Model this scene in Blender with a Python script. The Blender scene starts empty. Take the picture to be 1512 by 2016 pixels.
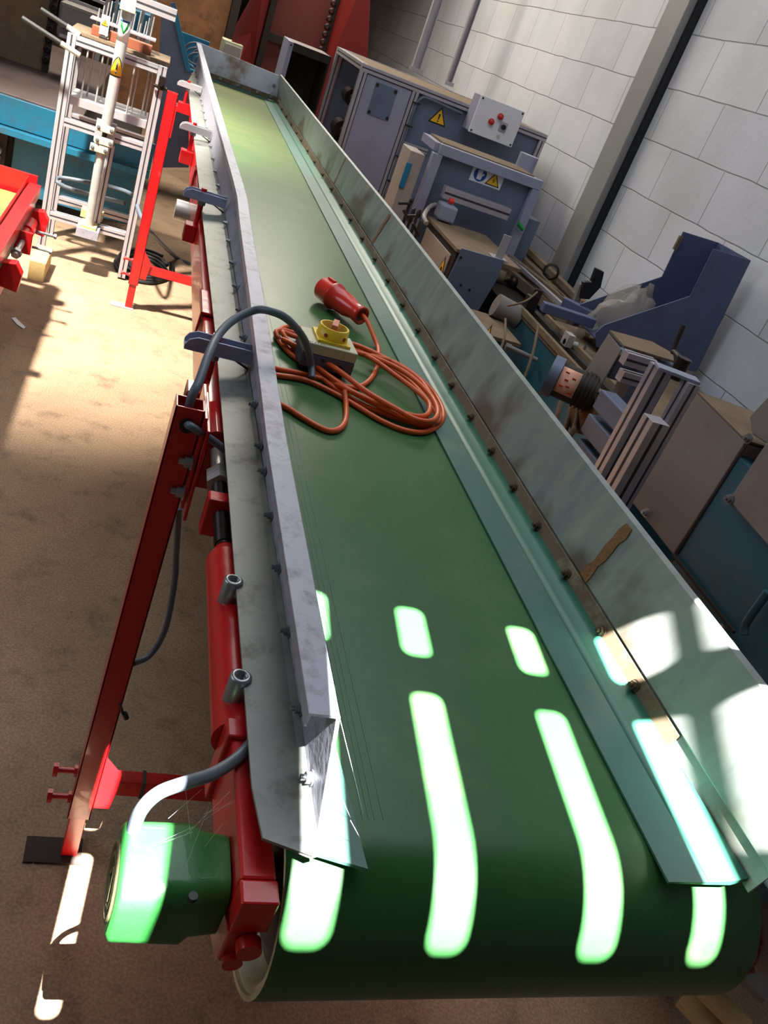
import bpy, bmesh, math, random
from mathutils import Vector, Matrix
from mathutils.geometry import delaunay_2d_cdt
random.seed(7)
scene = bpy.context.scene
COL = scene.collection

# ------------------------------------------------------------------ camera
FPX = 1657.0
def _basis():
    down = Vector((-1187, 2886, FPX)).normalized()
    y = Vector((-391, -1113, FPX)).normalized()
    y = (y - down*down.dot(y)).normalized()
    x = y.cross(-down)
    return x, y, -down
BX, BY, BZ = _basis()            # world axes seen from the camera (x right, y down, z forward)
CAM = Vector((0, 0, 1.6))
def cw(v): return Vector((BX.dot(v), BY.dot(v), BZ.dot(v)))
def ray(px, py): return cw(Vector((px-756, py-1008, FPX))).normalized()
def aZ(px, py, z): d = ray(px, py); return CAM + d*((z-CAM.z)/d.z)
def aY(px, py, y): d = ray(px, py); return CAM + d*((y-CAM.y)/d.y)
def aX(px, py, x): d = ray(px, py); return CAM + d*((x-CAM.x)/d.x)
cd = bpy.data.cameras.new('camera'); cam = bpy.data.objects.new('camera', cd); COL.objects.link(cam)
r_, u_, b_ = cw(Vector((1, 0, 0))), cw(Vector((0, -1, 0))), cw(Vector((0, 0, -1)))
cam.matrix_world = Matrix(((r_.x, u_.x, b_.x, CAM.x), (r_.y, u_.y, b_.y, CAM.y), (r_.z, u_.z, b_.z, CAM.z), (0, 0, 0, 1)))
cd.sensor_fit = 'VERTICAL'; cd.sensor_height = 36; cd.sensor_width = 27; cd.lens = 36*FPX/2016; cd.clip_start = .02
scene.camera = cam

# ------------------------------------------------------------------ light and exposure
scene.view_settings.view_transform = 'Standard'; scene.view_settings.look = 'None'
scene.view_settings.gamma = 1; scene.view_settings.use_curve_mapping = False
scene.view_settings.exposure = 0.0
w = bpy.data.worlds.new('world'); scene.world = w; w.use_nodes = True
w.node_tree.nodes['Background'].inputs[0].default_value = (.75, .85, 1, 1)
w.node_tree.nodes['Background'].inputs[1].default_value = 1.0
SUN = Vector((.02, .482, -1.0))
def light(name, kind, loc, target, energy, color, **k):
    l = bpy.data.lights.new(name, kind); l.energy = energy; l.color = color
    for a, b in k.items(): setattr(l, a, b)
    o = bpy.data.objects.new(name, l); COL.objects.link(o); o.location = loc
    o.rotation_euler = (Vector(target)-Vector(loc)).to_track_quat('-Z', 'Y').to_euler(); return o
light('sun', 'SUN', (0, -3, 7), Vector((0, -3, 7))+SUN, 125, (1, .97, .94), angle=.003)
light('far_fill', 'AREA', (.3, 7.2, 3.9), (.2, 5.6, 0), 330, (1, .93, .80), shape='RECTANGLE', size=2.6, size_y=2.4)  # area lamp added below the ceiling for far-end brightness and belt sheen
light('near_fill', 'AREA', (.6, 2.6, 3.95), (.6, 2.6, 0), 64, (.84, .91, 1), shape='RECTANGLE', size=2.6, size_y=3.0)  # cool area lamp added as ambient fill; the ceiling has no rooflight here
light('side_fill', 'AREA', (-3.4, 1.6, 2.6), (.2, 1.8, .9), 36, (.78, .86, 1), shape='RECTANGLE', size=2.4, size_y=1.4)  # bluish area lamp added as fill from the left; no window is modelled
light('sun_pool', 'SPOT', (-1.35, 3.2, 3.85), (-.36, 4.25, 0), 4300, (1, .94, .82), spot_size=math.radians(48), spot_blend=1, shadow_soft_size=.12)

# ------------------------------------------------------------------ materials
def rgb(c): return tuple(((x/255/12.92) if x/255 <= .04045 else ((x/255+.055)/1.055)**2.4) for x in c)+(1,)
def mat(name, col, rough=.5, metal=0., col2=None, amt=.5, scale=8., bump=0., bscale=60., dirt=None, dirt_amt=.35, dscale=3., stretch=(1, 1, 1), coat=0., alpha=None, emit=None, spec=None):
    m = bpy.data.materials.new(name); m.use_nodes = True; nt = m.node_tree; N = nt.nodes; L = nt.links
    b = N['Principled BSDF']; b.inputs['Roughness'].default_value = rough; b.inputs['Metallic'].default_value = metal
    b.inputs['Coat Weight'].default_value = coat
    if spec is not None: b.inputs['Specular IOR Level'].default_value = spec
    c1 = rgb(col); c2 = rgb(col2) if col2 else tuple(x*.72 for x in c1[:3])+(1,)
    tc = N.new('ShaderNodeTexCoord'); mp = N.new('ShaderNodeMapping'); mp.inputs['Scale'].default_value = stretch
    L.new(tc.outputs['Object'], mp.inputs[0])
    n = N.new('ShaderNodeTexNoise'); n.inputs['Scale'].default_value = scale; n.inputs['Detail'].default_value = 7; n.inputs['Roughness'].default_value = .62
    L.new(mp.outputs[0], n.inputs['Vector'])
    rp = N.new('ShaderNodeValToRGB'); rp.color_ramp.elements[0].position = .5-.25; rp.color_ramp.elements[1].position = .5+.25
    L.new(n.outputs['Fac'], rp.inputs[0])
    mx = N.new('ShaderNodeMix'); mx.data_type = 'RGBA'; mx.inputs[6].default_value = c1; mx.inputs[7].default_value = c2
    ml = N.new('ShaderNodeMath'); ml.operation = 'MULTIPLY'; ml.inputs[1].default_value = amt
    L.new(rp.outputs[0], ml.inputs[0]); L.new(ml.outputs[0], mx.inputs[0]); out = mx.outputs[2]
    if dirt:
        n2 = N.new('ShaderNodeTexNoise'); n2.inputs['Scale'].default_value = dscale; n2.inputs['Detail'].default_value = 10; n2.inputs['Roughness'].default_value = .7
        L.new(tc.outputs['Object'], n2.inputs['Vector'])
        r2 = N.new('ShaderNodeValToRGB'); r2.color_ramp.elements[0].position = .52; r2.color_ramp.elements[1].position = .68
        L.new(n2.outputs['Fac'], r2.inputs[0]); m2 = N.new('ShaderNodeMath'); m2.operation = 'MULTIPLY'; m2.inputs[1].default_value = dirt_amt
        L.new(r2.outputs[0], m2.inputs[0]); x2 = N.new('ShaderNodeMix'); x2.data_type = 'RGBA'; x2.inputs[7].default_value = rgb(dirt)
        L.new(m2.outputs[0], x2.inputs[0]); L.new(out, x2.inputs[6]); out = x2.outputs[2]
    L.new(out, b.inputs['Base Color'])
    if bump:
        nb = N.new('ShaderNodeTexNoise'); nb.inputs['Scale'].default_value = bscale; nb.inputs['Detail'].default_value = 5
        L.new(mp.outputs[0], nb.inputs['Vector']); bp = N.new('ShaderNodeBump'); bp.inputs['Strength'].default_value = bump; bp.inputs['Distance'].default_value = .01
        L.new(nb.outputs['Fac'], bp.inputs['Height']); L.new(bp.outputs[0], b.inputs['Normal'])
    if alpha is not None: b.inputs['Alpha'].default_value = alpha
    return m
M = {}
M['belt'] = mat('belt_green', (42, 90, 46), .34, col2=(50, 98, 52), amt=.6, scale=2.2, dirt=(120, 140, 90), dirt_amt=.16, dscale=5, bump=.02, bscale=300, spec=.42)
M['belt_edge'] = mat('belt_edge_cream', (205, 192, 150), .7, col2=(140, 118, 80))
M['skirt'] = mat('skirt_rubber', (62, 108, 96), .42, col2=(50, 84, 78), amt=.8, scale=6, dirt=(140, 145, 130), dirt_amt=.3)
M['skirt2'] = mat('skirt_green', (52, 112, 92), .38, col2=(40, 84, 70), amt=.6, scale=5)
M['red'] = mat('red_paint', (198, 24, 28), .28, col2=(160, 16, 20), amt=.5, scale=14, bump=.08, bscale=40, coat=.25)
M['zinc'] = mat('guard_grey', (160, 160, 174), .5, .25, col2=(138, 138, 148), amt=.5, scale=14, dirt=(60, 52, 46), dirt_amt=.5, dscale=34, bump=.05, bscale=120)
M['zinc2'] = mat('flange_grey', (126, 128, 124), .48, .35, col2=(98, 100, 98), amt=.8, scale=7, dirt=(48, 42, 36), dirt_amt=.6, dscale=22, bump=.05, bscale=90)
M['bracket'] = mat('bracket_blue_grey', (158, 166, 192), .5, .0, col2=(136, 144, 172), amt=.6, scale=20, dirt=(50, 45, 40), dirt_amt=.3, dscale=20)
M['bolt'] = mat('zinc_bolt', (165, 168, 172), .35, .75, col2=(100, 100, 105), scale=60)
M['boltdk'] = mat('rusty_bolt', (96, 80, 62), .6, .4, col2=(60, 44, 32), scale=60)
M['steel'] = mat('bright_steel', (200, 202, 200), .35, .45, col2=(130, 130, 128), scale=20)
M['darksteel'] = mat('oiled_thread', (46, 38, 34), .4, .6, col2=(30, 24, 22), scale=30)
M['rust'] = mat('rust_weld', (128, 88, 52), .85, .0, col2=(92, 60, 36), scale=60, bump=.3, bscale=150)
M['dusty'] = mat('dusty_brown', (126, 106, 84), .9, col2=(90, 72, 54), amt=.8, scale=10, bump=.25, bscale=80)
M['dark'] = mat('dark_machinery', (38, 32, 30), .6, .3, col2=(60, 50, 42), scale=14)
M['black'] = mat('black', (18, 18, 20), .5)
M['rubber'] = mat('black_rubber', (28, 28, 30), .55)
M['greycable'] = mat('grey_cable', (92, 102, 114), .45, col2=(76, 84, 96))
M['orange'] = mat('orange_cable', (222, 92, 30), .42, col2=(190, 74, 24), amt=.6, scale=40)
M['plugred'] = mat('plug_red', (222, 52, 34), .3, col2=(196, 38, 26), amt=.4, scale=20, coat=.3)
M['alu'] = mat('aluminium_profile', (186, 182, 188), .42, .45, col2=(160, 155, 158), scale=12)
M['slot'] = mat('profile_slot', (52, 50, 56), .6, .2)
M['blue'] = mat('teal_blue_paint', (34, 118, 150), .4, col2=(28, 96, 124), scale=6, dirt=(96, 70, 50), dirt_amt=.4, dscale=12)
M['teal'] = mat('dark_teal_paint', (38, 96, 112), .42, col2=(28, 74, 88), scale=5, dirt=(90, 74, 52), dirt_amt=.35, dscale=7)
M['lav'] = mat('light_grey_panel', (150, 152, 172), .5, .1, col2=(128, 130, 150), scale=3, dirt=(100, 90, 80), dirt_amt=.25)
M['slate'] = mat('slate_panel', (104, 114, 136), .5, .1, col2=(82, 92, 112), scale=3, dirt=(70, 66, 62), dirt_amt=.25)
M['navy'] = mat('blue_grey_hopper', (84, 92, 124), .5, .1, col2=(68, 74, 102), scale=4, dirt=(50, 46, 46), dirt_amt=.35, dscale=9)
M['beige'] = mat('beige_panel', (168, 158, 150), .55, col2=(146, 134, 124), scale=4, dirt=(110, 92, 70), dirt_amt=.35)
M['greybeige'] = mat('warm_grey_panel', (128, 122, 118), .55, col2=(112, 104, 98), scale=2.5, dirt=(90, 74, 60), dirt_amt=.3)
M['hredd'] = mat('oxide_red', (96, 38, 32), .6, col2=(96, 32, 28), scale=5, dirt=(54, 40, 34), dirt_amt=.6)
M['hred'] = mat('hopper_red', (112, 30, 26), .5, col2=(120, 24, 22), scale=5, dirt=(70, 40, 34), dirt_amt=.4)
M['board'] = mat('brown_board', (142, 98, 62), .8, col2=(96, 62, 38), amt=.9, scale=7, dirt=(66, 42, 26), dirt_amt=.8, dscale=9, bump=.1)
M['table'] = mat('worn_steel_table', (108, 92, 90), .5, .35, col2=(84, 70, 68), scale=3, dirt=(56, 44, 42), dirt_amt=.7, dscale=3)
M['green'] = mat('gearbox_green', (42, 112, 50), .42, col2=(22, 92, 34), scale=10, bump=.06, bscale=120, coat=.3)
M['rawcast'] = mat('cast_end', (122, 116, 84), .6, .3, col2=(70, 96, 56), scale=18, bump=.2, bscale=80)
M['wood'] = mat('timber', (196, 168, 116), .75, col2=(156, 126, 80), scale=8, stretch=(6, 1, 6), bump=.1)
M['yellow'] = mat('sign_yellow', (232, 178, 32), .5, col2=(222, 168, 28))
M['white'] = mat('white_label', (225, 225, 228), .5)
M['signblue'] = mat('sign_blue', (24, 70, 150), .5)
M['cream'] = mat('cream_plastic', (192, 190, 160), .5, col2=(168, 164, 138))
M['boxblue'] = mat('isolator_base_grey', (92, 96, 120), .5, col2=(70, 74, 96))
M['isoyellow'] = mat('isolator_yellow', (226, 190, 30), .4, col2=(212, 172, 24))
M['isopink'] = mat('isolator_knob', (206, 116, 88), .5, col2=(180, 90, 70))
M['isored'] = mat('isolator_inner_red', (150, 56, 44), .5)
M['buttonred'] = mat('button_red', (196, 38, 30), .4)
M['labelor'] = mat('motor_label', (240, 196, 168), .5, col2=(214, 120, 90), amt=.8, scale=30)
M['bag'] = mat('clear_plastic', (200, 190, 175), .25, alpha=.32, bump=.4, bscale=20)
M['greenmark'] = mat('sticker_green', (20, 140, 60), .5)
M['web'] = mat('cobweb', (220, 220, 220), .6, alpha=.5)
M['straw'] = mat('straw', (176, 146, 96), .8)
M['copper'] = mat('copper_block', (150, 86, 60), .6, .2, col2=(120, 66, 46), scale=12)
M['fl_dk'] = mat('foot_rust', (60, 46, 38), .9, col2=(40, 30, 26), bump=.5, bscale=60)

# galvanised guard sheet: mottled, brown staining along its lower edge
def galv():
    m = mat('galvanised_sheet', (160, 164, 156), .46, .35, col2=(120, 128, 130), amt=1, scale=14, stretch=(1, 1.6, .5), bump=.03, bscale=140)
    nt = m.node_tree; N = nt.nodes; L = nt.links; b = N['Principled BSDF']; src = b.inputs['Base Color'].links[0].from_socket
    g = N.new('ShaderNodeNewGeometry'); s = N.new('ShaderNodeSeparateXYZ'); L.new(g.outputs['Position'], s.inputs[0])
    n = N.new('ShaderNodeTexNoise'); n.inputs['Scale'].default_value = 5; n.inputs['Detail'].default_value = 9; L.new(g.outputs['Position'], n.inputs['Vector'])
    a = N.new('ShaderNodeMath'); a.operation = 'MULTIPLY_ADD'; a.inputs[1].default_value = .55; L.new(n.outputs['Fac'], a.inputs[0]); a.inputs[2].default_value = -.215
    h = N.new('ShaderNodeMath'); h.operation = 'SUBTRACT'; h.inputs[1].default_value = 1.0; L.new(s.outputs[2], h.inputs[0])
    d = N.new('ShaderNodeMath'); d.operation = 'SUBTRACT'; L.new(a.outputs[0], d.inputs[0]); L.new(h.outputs[0], d.inputs[1])
    r = N.new('ShaderNodeMapRange'); r.inputs[1].default_value = -.01; r.inputs[2].default_value = .05; r.inputs[4].default_value = .85; L.new(d.outputs[0], r.inputs[0])
    x = N.new('ShaderNodeMix'); x.data_type = 'RGBA'; x.inputs[7].default_value = rgb((96, 82, 64)); L.new(r.outputs[0], x.inputs[0]); L.new(src, x.inputs[6])
    L.new(x.outputs[2], b.inputs['Base Color']); return m
M['galv'] = galv()
M['endplate'] = mat('end_plate_sheet', (206, 206, 220), .5, .05, col2=(168, 170, 188), amt=.8, scale=7, dirt=(126, 98, 80), dirt_amt=.9, dscale=5)
M['rustband'] = mat('stained_band', (112, 98, 78), .7, .2, col2=(78, 62, 46), amt=.9, scale=12, dirt=(150, 150, 120), dirt_amt=.5, dscale=24)

def belt_dust_sheen():  # pale dust tone rising along Y; also paints in the far end's warm sheen
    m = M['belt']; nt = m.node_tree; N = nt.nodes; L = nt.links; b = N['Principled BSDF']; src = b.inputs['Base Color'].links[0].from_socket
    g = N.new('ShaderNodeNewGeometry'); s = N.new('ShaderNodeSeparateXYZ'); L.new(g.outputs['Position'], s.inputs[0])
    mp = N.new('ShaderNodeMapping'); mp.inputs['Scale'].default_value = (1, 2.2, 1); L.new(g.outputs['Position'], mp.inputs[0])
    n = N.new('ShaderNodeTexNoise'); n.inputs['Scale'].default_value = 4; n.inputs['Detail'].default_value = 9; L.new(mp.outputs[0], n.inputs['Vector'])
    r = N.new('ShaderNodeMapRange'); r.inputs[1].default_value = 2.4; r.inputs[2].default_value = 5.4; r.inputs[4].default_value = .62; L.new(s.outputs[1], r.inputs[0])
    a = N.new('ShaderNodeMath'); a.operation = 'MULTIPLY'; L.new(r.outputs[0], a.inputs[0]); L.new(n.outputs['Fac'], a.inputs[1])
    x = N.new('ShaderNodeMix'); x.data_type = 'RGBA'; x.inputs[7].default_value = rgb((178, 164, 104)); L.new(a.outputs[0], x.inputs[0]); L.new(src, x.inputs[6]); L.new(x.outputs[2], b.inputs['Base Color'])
belt_dust_sheen()
def floor_mat():
    m = mat('concrete_floor', (168, 141, 115), .85, col2=(134, 108, 86), amt=.9, scale=2.6, dirt=(78, 62, 50), dirt_amt=.55, dscale=9, bump=.2, bscale=90)
    nt = m.node_tree; N = nt.nodes; L = nt.links; b = N['Principled BSDF']; src = b.inputs['Base Color'].links[0].from_socket
    g = N.new('ShaderNodeTexCoord'); n = N.new('ShaderNodeTexNoise'); n.inputs['Scale'].default_value = 160; n.inputs['Detail'].default_value = 6
    L.new(g.outputs['Object'], n.inputs['Vector']); r = N.new('ShaderNodeValToRGB'); r.color_ramp.elements[0].position = .4; r.color_ramp.elements[1].position = .62
    r.color_ramp.elements[0].color = (.78, .76, .74, 1); r.color_ramp.elements[1].color = (1.12, 1.1, 1.08, 1); L.new(n.outputs['Fac'], r.inputs[0])
    x = N.new('ShaderNodeMix'); x.data_type = 'RGBA'; x.blend_type = 'MULTIPLY'; x.inputs[0].default_value = 1; L.new(src, x.inputs[6]); L.new(r.outputs[0], x.inputs[7])
    L.new(x.outputs[2], b.inputs['Base Color']); return m
M['floor'] = floor_mat()
def wall_mat():
    m = bpy.data.materials.new('painted_block_wall'); m.use_nodes = True; nt = m.node_tree; N = nt.nodes; L = nt.links; b = N['Principled BSDF']; b.inputs['Roughness'].default_value = .75
    g = N.new('ShaderNodeNewGeometry'); s = N.new('ShaderNodeSeparateXYZ'); L.new(g.outputs['Position'], s.inputs[0]); c = N.new('ShaderNodeCombineXYZ')
    ay = N.new('ShaderNodeMath'); ay.operation = 'ADD'; L.new(s.outputs[0], ay.inputs[0]); L.new(s.outputs[1], ay.inputs[1])
    az = N.new('ShaderNodeMath'); az.operation = 'SUBTRACT'; az.inputs[1].default_value = 1.086-.2585*4; L.new(s.outputs[2], az.inputs[0])
    nd = N.new('ShaderNodeTexNoise'); nd.inputs['Scale'].default_value = 3; L.new(g.outputs['Position'], nd.inputs['Vector'])
    aw = N.new('ShaderNodeMath'); aw.operation = 'MULTIPLY_ADD'; aw.inputs[1].default_value = .02; L.new(nd.outputs['Fac'], aw.inputs[0]); L.new(az.outputs[0], aw.inputs[2])
    L.new(ay.outputs[0], c.inputs[0]); L.new(aw.outputs[0], c.inputs[1])
    k = N.new('ShaderNodeTexBrick'); L.new(c.outputs[0], k.inputs['Vector']); k.inputs['Scale'].default_value = 1; k.inputs['Brick Width'].default_value = .52; k.inputs['Row Height'].default_value = .2585
    k.inputs['Mortar Size'].default_value = .004; k.inputs['Mortar Smooth'].default_value = .6; k.inputs['Color1'].default_value = rgb((206, 206, 212)); k.inputs['Color2'].default_value = rgb((196, 197, 204)); k.inputs['Mortar'].default_value = rgb((150, 148, 150))
    n = N.new('ShaderNodeTexNoise'); n.inputs['Scale'].default_value = 2.5; n.inputs['Detail'].default_value = 9; L.new(g.outputs['Position'], n.inputs['Vector'])
    r = N.new('ShaderNodeValToRGB'); r.color_ramp.elements[0].position = .35; r.color_ramp.elements[1].position = .65; r.color_ramp.elements[0].color = (.84, .84, .8, 1); L.new(n.outputs['Fac'], r.inputs[0])
    x = N.new('ShaderNodeMix'); x.data_type = 'RGBA'; x.blend_type = 'MULTIPLY'; x.inputs[0].default_value = .8; L.new(k.outputs['Color'], x.inputs[6]); L.new(r.outputs[0], x.inputs[7]); L.new(x.outputs[2], b.inputs['Base Color'])
    bp = N.new('ShaderNodeBump'); bp.inputs['Strength'].default_value = .6; bp.inputs['Distance'].default_value = .008; bp.invert = True
    n3 = N.new('ShaderNodeTexNoise'); n3.inputs['Scale'].default_value = 40; L.new(g.outputs['Position'], n3.inputs['Vector'])
    mm = N.new('ShaderNodeMath'); mm.operation = 'MULTIPLY_ADD'; mm.inputs[1].default_value = .25; L.new(n3.outputs['Fac'], mm.inputs[0]); L.new(k.outputs['Fac'], mm.inputs[2]); L.new(mm.outputs[0], bp.inputs['Height']); L.new(bp.outputs[0], b.inputs['Normal'])
    return m
M['wall'] = wall_mat()
M['plain'] = mat('plain_wall', (150, 146, 140), .9, col2=(128, 122, 114))
M['backdk'] = mat('dark_back_wall', (70, 58, 48), .9, col2=(50, 42, 36))
M['ceil'] = mat('ceiling_sheet', (120, 118, 112), .9)
M['column'] = mat('steel_column_paint', (138, 136, 134), .55, col2=(126, 122, 118), scale=2)

# ------------------------------------------------------------------ mesh builder
V = Vector
class MB:
    def __init__(s): s.v = []; s.f = []; s.sm = []
    def add(s, vs, fs, smooth=False):
        o = len(s.v); s.v += [V(a) for a in vs]; s.f += [tuple(i+o for i in f) for f in fs]; s.sm += [smooth]*len(fs); return s
    def box(s, x0, y0, z0, x1, y1, z1):
        vs = [(x, y, z) for x in (x0, x1) for y in (y0, y1) for z in (z0, z1)]
        return s.add(vs, [(0, 1, 3, 2), (4, 6, 7, 5), (0, 4, 5, 1), (2, 3, 7, 6), (0, 2, 6, 4), (1, 5, 7, 3)])
    def bar(s, p, q, w, h, up=(0, 0, 1)):
        p, q = V(p), V(q); d = (q-p).normalized(); up = V(up); sd = d.cross(up)
        if sd.length < 1e-4: sd = d.cross(V((0, 1, 0)))
        sd.normalize(); u = sd.cross(d).normalized(); a = sd*w/2; b = u*h/2
        vs = [p-a-b, p+a-b, p+a+b, p-a+b, q-a-b, q+a-b, q+a+b, q-a+b]
        return s.add(vs, [(0, 3, 2, 1), (4, 5, 6, 7), (0, 1, 5, 4), (1, 2, 6, 5), (2, 3, 7, 6), (3, 0, 4, 7)])
    def prism(s, poly, t):
        n = len(poly); t = V(t); a = [V(p) for p in poly]; vs = a+[p+t for p in a]
        return s.add(vs, [tuple(range(n))[::-1], tuple(range(n, 2*n))]+[(i, (i+1) % n, (i+1) % n+n, i+n) for i in range(n)])
    def cyl(s, p, q, r, r2=None, seg=20, cap=True):
        p, q = V(p), V(q); r2 = r if r2 is None else r2; d = (q-p).normalized(); a = d.orthogonal().normalized(); b = d.cross(a)
        vs = [p+(a*math.cos(t)+b*math.sin(t))*r for t in [2*math.pi*i/seg for i in range(seg)]]+[q+(a*math.cos(t)+b*math.sin(t))*r2 for t in [2*math.pi*i/seg for i in range(seg)]]
        s.add(vs, [(i, (i+1) % seg, (i+1) % seg+seg, i+seg) for i in range(seg)], seg > 8)
        if cap: s.add(vs, [tuple(range(seg))[::-1], tuple(range(seg, 2*seg))])
        return s
    def lathe(s, o, ax, prof, seg=28):
        o = V(o); ax = V(ax).normalized(); a = ax.orthogonal().normalized(); b = ax.cross(a); n = len(prof); vs = []
        for t, r in prof:
            for i in range(seg):
                an = 2*math.pi*i/seg; vs.append(o+ax*t+(a*math.cos(an)+b*math.sin(an))*max(r, 1e-5))
        return s.add(vs, [(j*seg+i, j*seg+(i+1) % seg, (j+1)*seg+(i+1) % seg, (j+1)*seg+i) for j in range(n-1) for i in range(seg)], True)
    def tube(s, pts, r, seg=10, sub=6):
        P = [V(p) for p in pts]; Q = []
        for i in range(len(P)-1):
            p0 = P[max(i-1, 0)]; p1 = P[i]; p2 = P[i+1]; p3 = P[min(i+2, len(P)-1)]
            for k in range(sub):
                t = k/sub; Q.append(.5*((2*p1)+(p2-p0)*t+(2*p0-5*p1+4*p2-p3)*t*t+(-p0+3*p1-3*p2+p3)*t**3))
        Q.append(P[-1]); n = len(Q); vs = []; u = None
        for i, q in enumerate(Q):
            d = (Q[min(i+1, n-1)]-Q[max(i-1, 0)]).normalized()
            u = d.orthogonal().normalized() if u is None else (u-d*u.dot(d)).normalized(); b = d.cross(u)
            vs += [q+(u*math.cos(2*math.pi*k/seg)+b*math.sin(2*math.pi*k/seg))*r for k in range(seg)]
        s.add(vs, [(j*seg+i, j*seg+(i+1) % seg, (j+1)*seg+(i+1) % seg, (j+1)*seg+i) for j in range(n-1) for i in range(seg)], True)
        s.add(vs, [tuple(range(seg))[::-1], tuple(range((n-1)*seg, n*seg))]); return s
    def loft(s, secs, smooth=False, cap=False, closed=False):
        n = len(secs[0]); vs = [V(p) for c in secs for p in c]; m = n if closed else n-1
        s.add(vs, [(j*n+i, j*n+(i+1) % n, (j+1)*n+(i+1) % n, (j+1)*n+i) for j in range(len(secs)-1) for i in range(m)], smooth)
        if cap: s.add(vs, [tuple(range(n))[::-1], tuple(range((len(secs)-1)*n, len(secs)*n))])
        return s
    def hexbolt(s, p, d, r=.007, h=.006, washer=True):
        p = V(p); d = V(d).normalized()
        if washer: s.cyl(p, p+d*h*.3, r*1.35, seg=14)
        s.cyl(p, p+d*h*1.3, r, seg=6); s.cyl(p+d*h*1.3, p+d*h*2.2, r*.55, seg=10); return s

WORLD = {}
def wl(o): return WORLD.get(o.name, V((0, 0, 0)))
def thing(name, label, cat, loc, group=None):
    o = bpy.data.objects.new(name, None); COL.objects.link(o); o.location = loc; o.empty_display_size = .05
    o['label'] = label; o['category'] = cat
    if group: o['group'] = group
    WORLD[o.name] = V(loc); return o
def part(name, mb, m, parent=None, bevel=0, label=None, solid=0, stuff=False):
    me = bpy.data.meshes.new(name); base = wl(parent) if parent else None
    if base is None:
        xs = [v for v in mb.v]; base = V(((min(v.x for v in xs)+max(v.x for v in xs))/2, (min(v.y for v in xs)+max(v.y for v in xs))/2, min(v.z for v in xs)))
    me.from_pydata([v-base for v in mb.v], [], mb.f); me.update()
    bm = bmesh.new(); bm.from_mesh(me); bmesh.ops.recalc_face_normals(bm, faces=bm.faces); bm.to_mesh(me); bm.free()
    me.polygons.foreach_set('use_smooth', mb.sm); me.materials.append(M[m])
    o = bpy.data.objects.new(name, me); COL.objects.link(o)
    if parent: o.parent = parent; WORLD[o.name] = base
    else: o.location = base; WORLD[o.name] = base
    if solid:
        md = o.modifiers.new('solid', 'SOLIDIFY'); md.thickness = solid; md.offset = 0
    if bevel:
        md = o.modifiers.new('bevel', 'BEVEL'); md.width = bevel; md.segments = 2; md.limit_method = 'ANGLE'; md.angle_limit = math.radians(40)
    if label: o['label'] = label
    if stuff: o['kind'] = 'stuff'
    return o
def single(name, mb, m, label, cat, group=None, **k):
    o = part(name, mb, m, None, **k); o['label'] = label; o['category'] = cat
    if group: o['group'] = group
    return o
def struct(name, mb, m, **k):
    o = part(name, mb, m, None, **k); o['kind'] = 'structure'; return o

# flat sign glyphs laid on a surface: o origin, u right, v up (unit vectors), n normal
def poly2(mb, o, u, v, n, pts, t=.0006, lift=0.):
    mb.prism([V(o)+V(u)*a+V(v)*b+V(n)*lift for a, b in pts], V(n)*t); return mb
def warn_sign(parent, o, u, v, n, s, glyph='!', sx=1.):
    k = MB(); poly2(k, o, u, v, n, [(-s*.58*sx, 0), (s*.58*sx, 0), (0, s)], .0012)
    b = part('warning_sign', k, 'black', parent, label='yellow triangular warning sign with black border')
    k = MB(); poly2(k, o, u, v, n, [(-s*.46*sx, s*.07), (s*.46*sx, s*.07), (0, s*.86)], .0012, .0008); part('sign_face', k, 'yellow', b)
    k = MB()
    if glyph == '!':
        poly2(k, o, u, v, n, [(-s*.06*sx, s*.58), (-s*.03*sx, s*.26), (s*.03*sx, s*.26), (s*.06*sx, s*.58)], .0012, .0016)
        poly2(k, o, u, v, n, [(s*.045*sx*math.cos(a), s*.17+s*.045*math.sin(a)) for a in [i*math.pi/4 for i in range(8)]], .0012, .0016)
    elif glyph == 'gear':
        for a in range(8):
            q = a*math.pi/4; cx, cy = 0, s*.33; c, d = math.cos(q), math.sin(q)
            poly2(k, o, u, v, n, [((cx+c*s*.08-d*s*.03)*sx, cy+d*s*.08+c*s*.03), ((cx+c*s*.08+d*s*.03)*sx, cy+d*s*.08-c*s*.03), ((cx+c*s*.16+d*s*.02)*sx, cy+d*s*.16-c*s*.02), ((cx+c*s*.16-d*s*.02)*sx, cy+d*s*.16+c*s*.02)], .0012, .0016)
        poly2(k, o, u, v, n, [(s*.1*sx*math.cos(a), s*.33+s*.1*math.sin(a)) for a in [i*math.pi/6 for i in range(12)]], .0012, .0016)
    else:
        poly2(k, o, u, v, n, [(s*.02, s*.6), (-s*.09, s*.36), (0, s*.4), (-s*.05, s*.14), (s*.1, s*.42), (0, s*.39)], .0012, .0016)
    part('sign_symbol', k, 'black', b); return b
def profile(mb, sl, p, q, w=.04, h=.04, up=(0, 0, 1)):
    # aluminium T-slot profile: square bar, dark slot line let into each of its four sides
    p, q = V(p), V(q); mb.bar(p, q, w, h, up); d = (q-p).normalized(); sd = d.cross(V(up))
    if sd.length < 1e-4: sd = d.cross(V((0, 1, 0)))
    sd.normalize(); u = sd.cross(d).normalized(); sl.bar(p+d*.001, q-d*.001, w+.0016, h*.17, up); sl.bar(p+d*.001, q-d*.001, w*.17, h+.0016, up)

# ================================================================== SETTING
struct('floor', MB().box(-4, -3, -.1, 2.6, 16.2, 0), 'floor')
struct('wall_right', MB().box(2.5, -3, 0, 2.7, 16.2, 4), 'wall')
struct('wall_left', MB().box(-4.2, -3, 0, -4, 16.2, 4), 'plain')
struct('wall_far', MB().box(-4, 16, 0, 2.5, 16.2, 4), 'backdk')
struct('wall_back', MB().box(-4, -3.2, 0, 2.5, -3, 4), 'plain')
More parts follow.
